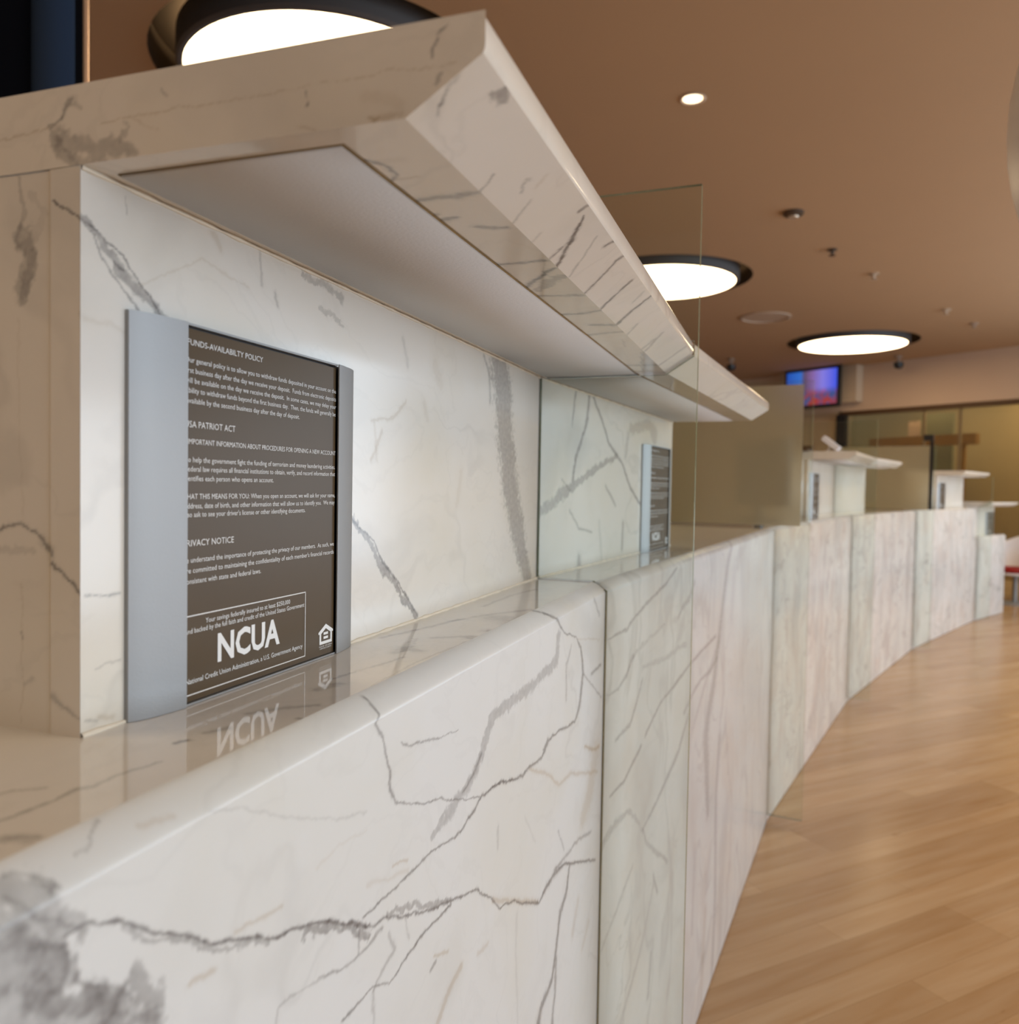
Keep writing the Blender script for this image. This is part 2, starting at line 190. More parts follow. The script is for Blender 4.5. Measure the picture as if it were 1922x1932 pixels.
VE = json.loads('''{"F0":[[0,75,[13011,12567,8,13082,12565,9,13141,12565,9,13293,12477,8,13485,12361,10,13667,12232,11,13807,12134,13,13942,12037,15,14037,12006,14,14255,11903,12,14478,11795,12,14636,11741,14,14804,11698,14,15009,11618,16,15281,11468,16,15669,11255,17]],[2,40,[13293,12448,16,13668,12184,18,13943,11988,20,14255,11863,23,14478,11775,25]],[2,50,[14847,11649,33,15275,11419,36,15736,11168,39]],[0,60,[15405,11420,12,15810,11182,13,15982,11173,12,16233,11030,12,16683,10850,14,17271,10667,16,17574,10578,16,17962,10447,15,18345,10188,14,18677,9918,13,19120,9775,14,19593,9521,17,20209,9222,24,20494,9273,47,20903,9277,44,21436,9188,24,22440,8781,23,23502,8354,25]],[2,40,[16008,11185,35,16574,10949,38,17246,10664,42]],[1,30,[18447,10111,31,19485,9598,34,20160,9259,36]],[0,60,[15310,10746,12,15571,10738,12,15788,10737,7,16050,10604,8,16321,10645,16,16551,10676,15,16889,10648,14,17273,10627,15]],[0,58,[15619,11339,11,15840,11342,11,16187,11306,12,16340,11336,13,16614,11330,15,17052,11298,12,17300,11235,12,17494,11232,17,17767,11286,26,18041,11377,17,18488,11325,16,18894,11245,19,19419,11117,22,19667,11143,23,20185,11084,23,20465,11210,49,20273,11185,23,20716,11228,19,21895,11087,24,22170,11259,65,22367,11710,70,22201,12094,35,21891,12322,15,21220,12502,14,20799,12749,36,20401,13005,24]],[0,50,[18101,11382,12,18784,11276,13,19063,11199,12]],[0,55,[15874,12959,18,15838,12826,18,15842,12778,13,15764,12718,17,15884,12596,16,15940,12437,14,16023,12296,16,15999,12188,21,16055,12090,15,16131,12000,10,16362,11907,8,16943,11731,9,17325,11583,9,17980,11388,8]],[0,50,[16192,12452,8,16377,12385,11,16833,12291,10,17402,12234,6]],[2,33,[20889,12514,109,20831,12212,117,20353,12164,89,19716,12111,88,19147,12095,75,18567,12128,78,18274,12047,102,18036,11827,70,17864,11694,80,17520,11588,88,17239,11506,101,16861,11466,52]],[0,40,[18022,11804,25,17835,11693,23,17533,11594,20]],[0,40,[22369,11685,17,22922,11416,18,23697,11019,19]],[0,35,[23027,12735,38,23442,12439,40]],[0,50,[22908,11570,30,23644,11581,32]],[1,20,[21893,12298,15,23481,12024,17]],[0,30,[21619,12247,36,21341,12023,44,21376,11555,43]],[1,28,[19669,11117,25,20597,10738,29,21036,10446,28,21702,10393,33,22751,10046,32,23526,9826,35]],[1,45,[22570,10518,32,23133,10307,33,23610,10216,40]],[1,25,[23335,10193,318,22969,9626,287,22556,9442,221]],[0,55,[21746,9022,52,21590,8698,64,21253,8565,63,21089,8158,65,20897,7831,56,20396,7770,70,20262,7623,116,20201,7468,113]],[0,45,[21099,8004,59,21052,7511,62,20940,7196,64]],[0,30,[21082,9800,22,21421,9400,23]],[0,40,[20901,9315,31,22172,9212,30,23138,8979,26]],[0,40,[15558,11296,16,15547,11119,16]],[0,30,[16021,11020,15,16126,10838,27,15922,10770,22,15788,10704,22]],[0,20,[16311,10978,15,16396,10776,15]],[0,40,[15010,11231,6,15360,11119,9,15689,11089,18,15914,11113,17]],[0,25,[15788,10704,21,15786,10445,21]],[1,30,[17548,9889,47,17302,9831,48,17108,9754,52,17004,9678,55]],[0,40,[16948,10279,22,16846,10246,22]],[1,30,[16923,10336,14,17226,10209,15]],[1,20,[13508,12863,18,13724,12812,18]],[1,25,[14136,12007,15,14382,11961,16,14594,11927,17]],[1,30,[13765,11919,18,13961,11868,19]],[0,30,[14544,11239,13,14581,11324,10,14902,11247,8,15353,11116,8]],[0,16,[13932,12760,10,14194,12673,8,14565,12495,9,15238,12217,10,15649,12110,12]],[0,40,[12849,12949,9,12893,12934,9,12934,12875,9,12976,12829,9,13004,12778,8,12940,12818,8,12966,12775,9]],[0,35,[12790,12858,10,12831,12792,10,12858,12711,8,12982,12666,10]],[0,50,[13082,12446,12,13082,12353,11,13121,12288,8,13294,12168,9,13396,12072,9]],[0,40,[12982,12666,7,13038,12596,7,13082,12565,8]],[2,34,[12719,12960,105,12810,12888,106,12865,12810,103,12946,12677,80]],[2,34,[12646,12841,98,12732,12770,80,12858,12667,80,12959,12581,81]],[2,42,[12546,12691,121,12717,12594,124,12858,12493,123,12946,12420,124]],[2,36,[12546,12513,113,12762,12388,119,13011,12234,123,13300,12018,129]],[2,30,[12717,12720,57,12834,12593,60,13011,12440,63]],[2,35,[12858,12406,72,13065,12259,74,13239,12105,76]],[2,30,[13239,12069,60,13532,11859,64]],[2,30,[12982,12648,24,13093,12533,25,13135,12487,25]],[2,30,[13011,12678,46,13093,12603,50,13093,12545,68]],[2,42,[13412,12176,65,13514,12040,74,13532,11951,93]],[2,32,[13150,12219,60,13363,12079,59,13568,11844,63]],[2,30,[12858,12602,23,13038,12459,24,13079,12366,27]],[0,40,[13364,12993,10,13305,12957,9,13264,12935,9]],[2,25,[13252,12919,15,13122,12899,15]],[0,12,[19288,9544,41,19274,9075,38,19404,8165,37]],[0,20,[18579,10845,36,18556,10624,36]],[1,10,[14997,11976,14,15263,12042,12,15636,11966,10]],[1,30,[16071,11520,12,16356,11460,12]],[1,14,[15670,11559,18,16073,11435,20,16358,11371,22]],[1,20,[22317,8231,93,22019,7896,91]],[1,20,[23079,7517,72,22665,7307,70]],[0,10,[19531,10597,22,19994,10088,23]],[1,20,[18303,9719,24,17992,9776,23]]],"T0":[[0,40,[13196,584,13,13305,558,16,13467,542,15,13622,572,21,13667,517,18,13841,539,17,13955,497,16,14102,478,11]],[0,30,[13424,862,16,13582,736,17]],[0,40,[13068,405,27,13122,264,27]],[2,20,[13039,391,33,13068,241,33]],[0,60,[14408,637,26,14467,601,26]],[0,35,[14652,605,45,14757,526,46]],[0,40,[15126,255,25,15104,77,30,15235,-47,31]],[0,35,[16196,604,23,16542,569,26,16915,494,27,17171,469,26]],[0,35,[17313,622,51,17586,627,107,17492,458,68]],[2,25,[18035,772,46,17442,574,42]],[0,40,[18334,244,78,18287,-85,85,18504,-138,50]],[0,45,[18797,206,90,18590,-109,87]],[0,30,[19679,447,222,19595,162,255,19706,12,251]],[0,35,[19273,153,65,19967,113,69]],[0,35,[17953,1102,40,18819,896,42,19391,793,42]],[0,30,[18177,597,58,18430,251,59]],[0,30,[20467,913,35,21742,926,44,22483,810,58]],[0,30,[19198,848,38,19931,585,44,20464,268,68,20158,-104,37]],[0,25,[16092,215,12,17084,268,15,18124,214,19]],[0,30,[15862,549,64,16071,486,65]],[0,30,[15113,627,39,15260,515,41,15467,303,42]],[0,20,[20641,-110,40,21717,-55,43,22667,5,46]]],"W0":[[2,45,[14263,16058,27,14350,16021,33,14507,15919,43,14639,15806,58,14777,15700,71,14922,15625,79,15076,15487,71,15588,15177,66]],[0,60,[14263,16058,7,14403,16020,10,14585,15947,11,14739,15809,9,14922,15625,10,15128,15496,10]],[0,55,[14263,16049,8,14350,15989,9,14465,15852,9,14604,15726,9,14740,15588,9]],[0,70,[14529,15875,10,14617,15841,10]],[2,50,[17313,14231,30,17569,14119,36,17957,13885,50,18198,13615,57,18516,13411,52,19075,12965,48]],[0,55,[17464,14191,13,17644,14090,13,18014,13920,15,18221,13659,21,18580,13428,16,19118,12971,18]],[2,40,[21838,16280,460,22052,15835,461,22153,15284,466,22417,14563,437,22740,13933,386,23075,13358,303,23445,12955,203]],[0,30,[21167,16324,33,21413,16128,42,21477,15697,44]],[1,25,[17927,15145,19,18403,15212,22,18722,15416,28]],[1,25,[18162,15052,29,17936,14736,29]],[1,15,[17984,15122,28,18075,14741,29]],[2,30,[16677,16328,41,17027,16318,45,17312,16260,50]],[0,25,[16035,16334,18,16073,16093,18]],[2,25,[16941,16082,34,17366,16019,36]],[0,30,[16248,16069,23,16271,15986,23]],[1,15,[14730,15790,8,15344,16108,9,15901,16028,12]],[1,20,[15458,16333,30,15548,16241,30]],[0,50,[14296,13771,8,14448,13762,8,14591,13769,9]],[0,25,[14386,13313,7,14592,13312,7]],[0,30,[14304,13000,10,14407,12986,10]],[1,25,[14428,13008,20,14535,12979,20]],[1,12,[19215,15466,56,19311,15288,56]],[0,30,[14615,16319,12,14638,16225,12]],[1,12,[19505,15943,107,19671,15772,108]],[0,15,[18635,16110,39,18777,15838,39]],[1,10,[20405,14682,70,20275,14264,70]],[1,12,[14302,15480,16,14466,15479,18,14731,15427,19]]],"W1":[[0,40,[1757,16385,55,1706,16227,56,1559,15688,55]],[0,50,[2543,16368,62,2442,15881,74,2265,15615,73,1802,15071,76,1648,14628,70]],[0,50,[2740,16390,49,2990,16199,48,3395,15926,52,3867,15472,45,4887,15082,46,5622,14518,51,6492,14119,45]],[2,38,[91,14061,142,955,14316,136,1831,14559,117,3038,14910,92,4509,15211,67]],[0,35,[3706,14542,42,4467,14109,43]],[0,35,[5074,13684,85,5032,13111,85]],[0,40,[2100,13084,123,2112,12873,123]],[0,35,[1504,14061,35,2065,13694,27,2882,13585,22]],[2,25,[5561,15889,169,7226,16140,177,7778,15907,343]],[0,25,[5350,15751,120,5171,15250,119]],[0,30,[1076,14640,30,1602,14394,31]],[0,15,[3321,13779,68,3556,12919,69]]],"E0":[[2,35,[1685,16018,85,1642,15820,87,1717,15678,86]],[0,30,[1793,16485,10,1728,16348,13,1707,16151,31,1751,15926,22]],[2,30,[1612,15915,48,1708,15628,48]],[2,20,[1620,16240,56,1543,16136,65,1664,15919,64]],[0,55,[1890,14161,14,1711,14224,13,1580,14145,17,1464,14044,27]],[0,60,[1464,13978,19,1345,13899,13,1220,13808,9]],[2,15,[1890,14033,41,1624,14027,40]],[0,75,[1441,16197,7,1387,16147,12,1303,16104,13,1209,16042,16]],[0,35,[1461,13158,20,1366,13084,15,1240,13032,9]],[0,20,[1714,13200,14,1625,13242,14]],[1,20,[1241,15506,11,1208,15472,11]],[0,40,[1726,13520,9,1713,13487,9]],[1,15,[1712,13839,7,1723,12963,7]],[1,10,[1752,15499,7,1711,14240,7]]],"K0":[[0,45,[1303,16793,29,1345,16735,25,1374,16676,17]],[0,45,[1374,16676,9,1428,16642,9,1491,16627,9]],[2,25,[1324,16780,22,1221,16735,22]],[2,34,[1366,16558,69,1120,16457,68,862,16458,68]],[2,34,[1428,16540,58,1303,16431,57]],[2,30,[882,16553,29,941,16507,30]],[2,25,[1283,16444,33,1201,16388,32]],[1,30,[1881,16609,7,1706,16618,7,1470,16618,6]],[0,40,[1470,16609,11,1441,16627,11]],[1,28,[1120,16613,5,652,16624,5,176,16627,4,-316,16640,4,-720,16644,4,-1197,16634,4]],[1,20,[867,16627,5,766,16569,4,651,16540,4]],[0,60,[-1150,16820,4,-1110,16795,8,-1078,16739,9,-1064,16683,5]],[2,40,[-1102,16536,12,-1125,16573,28,-1142,16597,15]],[0,60,[-326,16611,6,-334,16559,6,-337,16516,7]],[1,55,[-707,16413,8,-735,16402,19,-769,16414,12]],[1,30,[-785,16412,12,-892,16412,12]],[0,30,[633,16763,12,607,16714,12]],[1,30,[-470,16318,6,-404,16367,5,-272,16426,6]],[0,0,[-372,16368,4,-470,16340,4,-908,16334,4,-1203,16443,4]],[1,12,[-690,16539,40,-876,16460,39]],[0,30,[-70,16387,8,-138,16362,8]]],"S0":[[0,60,[14610,-333,23,14641,-357,20,14700,-477,19,14827,-546,18,14936,-537,12,15031,-461,13,15093,-354,11,15119,-310,11]],[1,35,[15031,-461,15,15013,-650,15]],[0,50,[15377,-403,40,15407,-435,47,15371,-601,46,15400,-736,46,15368,-904,29]],[0,40,[15671,-350,28,15695,-477,28]],[0,55,[15826,-395,25,15808,-502,40,15794,-580,20]],[0,50,[16005,-635,30,16070,-731,43,16077,-848,30]],[0,55,[17018,-399,40,17016,-647,39,17009,-869,38]],[0,65,[17940,-347,26,17711,-525,34,17435,-744,33,17256,-892,24]],[0,45,[18196,-374,45,18281,-877,45]],[2,35,[17979,-495,77,17511,-885,71]],[0,50,[19097,-368,54,19107,-634,50,19008,-897,45]],[0,50,[19744,-665,78,19806,-914,78]],[0,40,[20361,-390,64,20233,-894,62]],[0,40,[22943,-370,111,23000,-891,110]],[0,30,[17009,-869,7,17385,-764,7]],[0,40,[21785,-876,18,23578,-591,21]],[0,20,[20721,-799,15,21312,-742,16]],[1,12,[14746,-353,36,14733,-646,35]]],"L0":[[0,45,[15346,-9,14,15338,62,13,15290,125,11]],[2,25,[15712,165,26,15646,225,28,15621,278,31]],[0,30,[16045,-1,14,15964,105,14,15907,195,14]],[0,80,[17227,-23,20,17069,109,32,16915,246,31,16800,336,25,16683,420,14]],[0,50,[16975,-21,22,16952,56,22,16931,147,22]],[0,30,[17597,24,19,17350,259,18,17192,415,18]],[0,55,[16552,418,25,16555,466,24,16585,521,23]],[0,60,[18240,-20,28,18105,236,27,17975,422,28,18009,519,28]],[0,65,[18968,-17,32,18824,223,33,18739,428,33]],[0,65,[19795,-4,41,19689,241,42,19625,513,42]],[0,60,[17486,421,31,17531,526,31]],[0,35,[21737,35,45,21416,352,43]],[0,35,[23088,7,80,23028,474,79]],[2,45,[14623,448,47,14712,444,43]],[0,55,[14430,130,10,14386,178,10,14321,266,10]],[0,30,[20516,-71,37,20284,169,36]],[0,30,[21586,-97,59,21466,220,57]],[0,20,[16491,-18,19,16450,97,19]],[0,30,[14289,357,10,14311,312,11,14302,265,11]],[1,15,[15796,280,21,15736,389,21]],[0,25,[19432,309,35,19327,466,34]]],"F1":[[0,50,[155,11910,22,641,11932,27,1332,11920,47,1779,12063,58,2881,12260,48,4233,12453,54,5258,12722,43]],[2,30,[1395,11085,131,1586,11325,75,2947,11491,63,4220,11594,64]],[0,40,[5486,11543,64,5904,11733,103,6644,11858,131,7224,12173,97]],[2,30,[2468,10983,69,3917,10857,76,4682,10819,89,5667,10837,90,6468,10763,83]],[0,40,[190,10956,26,874,10915,35,1261,11054,56,1802,11315,60]],[0,40,[713,10033,36,1683,10074,55,2200,10499,82,2488,10738,83]],[0,50,[2785,9563,64,4001,9940,58,5425,10047,52,6710,10176,54,8172,10265,54,10324,10349,57]],[0,40,[6353,9130,79,7542,9418,77,8399,9523,58,9722,9499,67,10577,9697,95]],[0,42,[13063,13040,170,12858,12850,74,12059,12297,298,11397,11201,293,10852,10141,329,10181,9000,343,9426,8237,368,9196,7698,447,9455,6815,408,9768,5534,281]],[0,25,[10856,10109,124,8925,9284,123,7047,8228,120]],[0,35,[11362,7065,326,10968,5560,263,11300,2459,225,10973,-782,232]],[0,30,[16997,3099,352,16134,965,343,15491,-59,333]],[2,33,[67,8405,131,757,8504,115,1666,8436,58,2447,7913,95,3104,7240,87,4992,6067,67]],[0,50,[466,9110,35,1339,9098,48,2479,9424,61]],[0,42,[2783,7658,64,3918,7859,71,5818,8321,93,6846,8942,119]],[0,28,[1441,4465,93,2827,5184,107,3720,6061,120]],[0,28,[189,6548,65,1005,6812,71,2050,7211,77]],[0,40,[3696,6334,67,4109,5748,68]],[0,35,[3669,4634,125,3479,3825,124]],[0,25,[8032,5163,175,7956,2954,175]],[1,22,[9748,2665,251,9371,-326,249]],[0,20,[12612,3325,309,11971,-1897,304]],[0,15,[13294,11897,407,12991,10590,403]],[2,15,[17312,12307,717,18610,9019,859,17241,5369,823]],[1,18,[20963,8641,667,20524,4448,661]]]}''')
rng = np.random.RandomState(3)
GR = rng.rand(257, 257).astype(np.float32)
def vnoise(x, y):
    xi = np.floor(x).astype(int); yi = np.floor(y).astype(int); fx = x - xi; fy = y - yi
    fx = fx * fx * (3 - 2 * fx); fy = fy * fy * (3 - 2 * fy); g = lambda a, b: GR[a % 257, b % 257]
    return (g(xi, yi) * (1 - fx) + g(xi + 1, yi) * fx) * (1 - fy) + (g(xi, yi + 1) * (1 - fx) + g(xi + 1, yi + 1) * fx) * fy - .5
def fbm(x, y, f, o=4):
    s = 0; a = 1
    for i in range(o): s = s + a * vnoise(x * f + 17.3 * i, y * f - 9.1 * i); f *= 2.1; a *= .55
    return s
def veins(us, vs, key):
    """darkness of the traced veins on a grid of surface coordinates (metres)"""
    U, V = np.meshgrid(us, vs, indexing='ij'); ve = np.zeros(U.shape, np.float32); ta = np.zeros(U.shape, np.float32)
    if not key: return ve, ta
    wu = fbm(U, V, 60) * .0030 + fbm(U + 5, V, 350, 3) * .0010; wv = fbm(U + 31, V + 7, 60) * .0030 + fbm(U, V + 9, 350, 3) * .0010
    edge = 1 + .55 * fbm(U + 3, V + 3, 220, 3)
    for kind, s, d in VE[key]:
        s = min(.92, s / 100. * (1.2 if key != 'F1' else 1.0)); q = np.array(d, float).reshape(-1, 3) / 1e4
        amp = 2.2 if kind == 2 else 1.0
        acc = np.zeros(U.shape, np.float32)
        for (a, b) in zip(q[:-1], q[1:]):
            wm = max(a[2], b[2]) * 3.2 + .006 * amp
            i0, i1 = np.searchsorted(us, [min(a[0], b[0]) - wm, max(a[0], b[0]) + wm]); j0, j1 = np.searchsorted(vs, [min(a[1], b[1]) - wm, max(a[1], b[1]) + wm])
            if i1 <= i0 or j1 <= j0: continue
            x = U[i0:i1, j0:j1] + wu[i0:i1, j0:j1] * amp - a[0]; y = V[i0:i1, j0:j1] + wv[i0:i1, j0:j1] * amp - a[1]
            dx, dy = b[0] - a[0], b[1] - a[1]; t = np.clip((x * dx + y * dy) / (dx * dx + dy * dy + 1e-12), 0, 1)
            dist = np.hypot(x - t * dx, y - t * dy); ww = (a[2] + (b[2] - a[2]) * t) * .74 * edge[i0:i1, j0:j1]
            if kind == 2: f = np.clip(1.45 - dist / ww, 0, .95) / .95
            else: f = np.maximum(np.clip(1.7 - dist / ww, 0, 1.2) / 1.2, .50 * np.clip(1.3 - .42 * dist / ww, 0, 1))
            acc[i0:i1, j0:j1] = np.maximum(acc[i0:i1, j0:j1], f * f * (3 - 2 * f))
        if kind == 1: ta = 1 - (1 - ta) * (1 - acc * s)
        else:
            if kind == 2: acc = acc * (1.25 + .45 * fbm(U + 1, V, 45, 4))
            ve = 1 - (1 - ve) * (1 - np.clip(acc, 0, 1) * s)
    return ve, ta
def grid(name, us, vs, fn, key, mat, parent, uvoff=0, flip=False, extra=None, uvswap=False, bevel=0):
    """one slab as a mesh: front surface is a (u, v) grid placed by fn; extra adds the other faces"""
    us = np.array(us); vs = np.array(vs); nu, nv = len(us), len(vs)
    U, V = np.meshgrid(us, vs, indexing='ij'); co = fn(U, V).reshape(-1, 3)
    i = np.arange(nu * nv).reshape(nu, nv)
    f = np.stack([i[:-1, :-1], i[1:, :-1], i[1:, 1:], i[:-1, 1:]], -1).reshape(-1, 4)
    if flip: f = f[:, ::-1]
    ve, ta = veins(us, vs, key); ve = ve.ravel(); ta = ta.ravel()
    uvv = np.stack([U.ravel() + uvoff, V.ravel()], -1)
    if extra:
        ec, ef = extra; nb = len(co); co = np.vstack([co, np.array(ec)]); f = np.vstack([f, np.array(ef) + nb])
        ve = np.concatenate([ve, np.zeros(len(ec))]); ta = np.concatenate([ta, np.zeros(len(ec))])
        uvv = np.vstack([uvv, np.stack([np.array(ec)[:, 0] + np.array(ec)[:, 1] + uvoff, np.array(ec)[:, 2]], -1)])
    me = bpy.data.meshes.new(name); me.vertices.add(len(co)); me.vertices.foreach_set('co', co.astype(np.float32).ravel())
    me.loops.add(f.size); me.loops.foreach_set('vertex_index', f.ravel().astype(np.int32)); me.polygons.add(len(f))
    me.polygons.foreach_set('loop_start', np.arange(0, f.size, 4, dtype=np.int32)); me.update(calc_edges=True)
    for nm, arr in (('vein', ve), ('tan', ta)):
        if arr.any():
            a = me.attributes.new(nm, 'FLOAT', 'POINT'); a.data.foreach_set('value', arr.astype(np.float32))
    uvl = me.uv_layers.new(name='slab'); uvl.data.foreach_set('uv', uvv[f.ravel()].astype(np.float32).ravel())
    me.validate(); return link(name, me, mat, parent)
def span(a, b, n): return np.linspace(a, b, n)
def joinspan(*s): return np.unique(np.concatenate(s).round(6))

# ------------------------------------------------------------------ materials
MA = marble('white_marble_traced', procedural=.22, rough=.32, micro=.22, base=(.635, .645, .63))
MB_ = marble('white_marble_ledge', procedural=.30, rough=.05, micro=.2)
MW = marble('white_marble_wall', procedural=.25, rough=.16, micro=.2, base=(.68, .65, .59))  # base warmed: lamp light under the canopy is put into its colour
MC = marble('white_marble_slab', procedural=.8, streak=.30, pink=1, rough=.16, base=(.68, .65, .615))
MD = marble('marble_lamp_tinted', procedural=.32, base=(.69, .635, .56), micro=.2)  # same white marble, with the lamps' warm tone put into the base
PLAST = flat('white_board', (.60, .575, .55), .6, bump=.15, bscale=300, var=.03, vscale=12)
CAULK = flat('caulk', (.72, .66, .54), .5, bump=.4, bscale=200)
GLUE = flat('brown_adhesive', (.22, .14, .05), .6, var=.5, vscale=40)
CEIL = flat('warm_lit_ceiling', (.44, .275, .148), .9, var=.02, vscale=2, bump=.05, bscale=400)  # tan base: warm dim lighting is put into a pale paint's colour
WALLP = flat('tan_wall_paint', (.50, .37, .24), .85, var=.03)
FASC = flat('fascia_paint', (.60, .45, .33), .85, var=.03)
BLACK = flat('black_paint', (.012, .012, .014), .35)
DKGREY = flat('dark_grey_metal', (.05, .046, .045), .5)
RIMG = flat('lamp_rim_grey', (.075, .068, .066), .5)
COVE = flat('cove_shade_brown', (.045, .029, .015), .9)  # near-black base puts the shade inside the recess into its colour
SILVER = flat('brushed_aluminium', (.31, .31, .305), .5, metal=.6, bump=.05, bscale=500)
INSERT = flat('brown_insert', (.078, .051, .025), .3, spec=.2, var=.06, vscale=20)
WHITEINK = flat('white_lettering', (.72, .71, .68), .5)
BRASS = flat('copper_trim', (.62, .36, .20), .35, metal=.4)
LAMPM = flat('lamp_diffuser', (.9, .85, .75), .6, emit=(1, .74, .44), es=9.0)
SPOTM = flat('downlight_lens', (.9, .85, .75), .6, emit=(1, .80, .52), es=3.2)
WHITEP = flat('white_plastic', (.72, .70, .72), .35)
RED = flat('red_cushion', (.30, .006, .002), .6, bump=.3, bscale=200)
OCHRE = flat('ochre_wall', (.30, .19, .07), .8, var=.12, vscale=.6)
OLIVE = flat('olive_panel', (.15, .12, .05), .8, var=.1)
PEACH = flat('peach_panel', (.36, .21, .11), .8)
ORANGE = flat('orange_wood', (.26, .12, .025), .5, var=.1, vscale=4)
BROWNW = flat('brown_trim', (.085, .040, .015), .6)

def glass(name, tint, gloss=.9, facmin=.02):
    m, nt, p = nodes(name); nt.nodes.remove(p); L = nt.links.new
    out = nt.nodes['Material Output']; tr = N(nt, 'ShaderNodeBsdfTransparent'); tr.inputs[0].default_value = (*tint, 1)
    gl = N(nt, 'ShaderNodeBsdfGlossy'); gl.inputs['Roughness'].default_value = .02; gl.inputs['Color'].default_value = (gloss, gloss, gloss, 1)
    fr_ = N(nt, 'ShaderNodeFresnel'); fr_.inputs['IOR'].default_value = 1.45
    mx = N(nt, 'ShaderNodeMixShader'); L(fr_.outputs[0], mx.inputs[0]); L(tr.outputs[0], mx.inputs[1]); L(gl.outputs[0], mx.inputs[2]); L(mx.outputs[0], out.inputs[0])
    return m
GLASS = glass('green_tinted_glass', (.95, .978, .955))
GEDGE = flat('glass_edge', (.15, .21, .13), .15, spec=.7)
def frost(name, col, fac):
    m, nt, p = nodes(name); nt.nodes.remove(p); L = nt.links.new; out = nt.nodes['Material Output']
    rf = N(nt, 'ShaderNodeBsdfRefraction'); rf.inputs['Roughness'].default_value = .55; rf.inputs['IOR'].default_value = 1.08; rf.inputs[0].default_value = (*col, 1)
    df = N(nt, 'ShaderNodeBsdfTranslucent'); df.inputs[0].default_value = (.74, .66, .48, 1)
    d2 = N(nt, 'ShaderNodeBsdfDiffuse'); d2.inputs[0].default_value = (.60, .53, .39, 1)
    m1 = N(nt, 'ShaderNodeMixShader'); m1.inputs[0].default_value = .5; L(df.outputs[0], m1.inputs[1]); L(d2.outputs[0], m1.inputs[2])
    m2 = N(nt, 'ShaderNodeMixShader'); m2.inputs[0].default_value = fac; L(rf.outputs[0], m2.inputs[1]); L(m1.outputs[0], m2.inputs[2]); L(m2.outputs[0], out.inputs[0])
    return m
FROST = frost('frosted_film', (.95, .93, .86), .42)

def wood():
    m, nt, p = nodes('maple_strip_floor'); L = nt.links.new
    tc = N(nt, 'ShaderNodeTexCoord'); mp = N(nt, 'ShaderNodeMapping'); mp.inputs['Rotation'].default_value = (0, 0, radians(-46)); L(tc.outputs['Object'], mp.inputs[0])
    br = N(nt, 'ShaderNodeTexBrick'); L(mp.outputs[0], br.inputs['Vector']); br.offset = .37; br.offset_frequency = 3; br.squash = 1
    br.inputs['Scale'].default_value = 1; br.inputs['Brick Width'].default_value = 1.35; br.inputs['Row Height'].default_value = .118; br.inputs['Mortar Size'].default_value = .0008; br.inputs['Mortar Smooth'].default_value = .3
    br.inputs['Color1'].default_value = (.50, .325, .175, 1); br.inputs['Color2'].default_value = (.39, .235, .115, 1); br.inputs['Mortar'].default_value = (.30, .17, .07, 1); br.inputs['Bias'].default_value = -.15
    st = N(nt, 'ShaderNodeMapping'); st.inputs['Scale'].default_value = (1.2, 14, 1); L(mp.outputs[0], st.inputs[0])
    gn = N(nt, 'ShaderNodeTexNoise'); gn.inputs['Scale'].default_value = 1.5; gn.inputs['Detail'].default_value = 8; gn.inputs['Distortion'].default_value = .4; L(st.outputs[0], gn.inputs['Vector'])
    gr = N(nt, 'ShaderNodeMapRange'); L(gn.outputs['Fac'], gr.inputs['Value']); gr.inputs['From Min'].default_value = .35; gr.inputs['From Max'].default_value = .72
    mx = N(nt, 'ShaderNodeMix', data_type='RGBA', blend_type='MULTIPLY'); L(gr.outputs[0], mx.inputs['Factor']); L(br.outputs['Color'], mx.inputs['A']); mx.inputs['B'].default_value = (.84, .74, .60, 1)
    kn = N(nt, 'ShaderNodeMapping'); kn.inputs['Scale'].default_value = (3.5, 9, 1); L(mp.outputs[0], kn.inputs[0])
    kt = N(nt, 'ShaderNodeTexNoise'); kt.inputs['Scale'].default_value = 1.9; kt.inputs['Detail'].default_value = 3; L(kn.outputs[0], kt.inputs['Vector'])
    kr = N(nt, 'ShaderNodeMapRange'); L(kt.outputs['Fac'], kr.inputs['Value']); kr.inputs['From Min'].default_value = .70; kr.inputs['From Max'].default_value = .80; kr.inputs['To Max'].default_value = .6
    m2 = N(nt, 'ShaderNodeMix', data_type='RGBA', blend_type='MULTIPLY'); L(kr.outputs[0], m2.inputs['Factor']); L(mx.outputs['Result'], m2.inputs['A']); m2.inputs['B'].default_value = (.55, .38, .25, 1)
    L(m2.outputs['Result'], p.inputs['Base Color']); p.inputs['Roughness'].default_value = .24; p.inputs['Specular IOR Level'].default_value = .45
    return m
WOOD = wood()

# ------------------------------------------------------------------ room shell
ZC = EYE + 2.09
XL, XR, YB = -6.5, XW, -4.0
FA, FB = Vector((1.1372, 14.7764)), Vector((3.2231, 13.1258))    # two points along the far wall

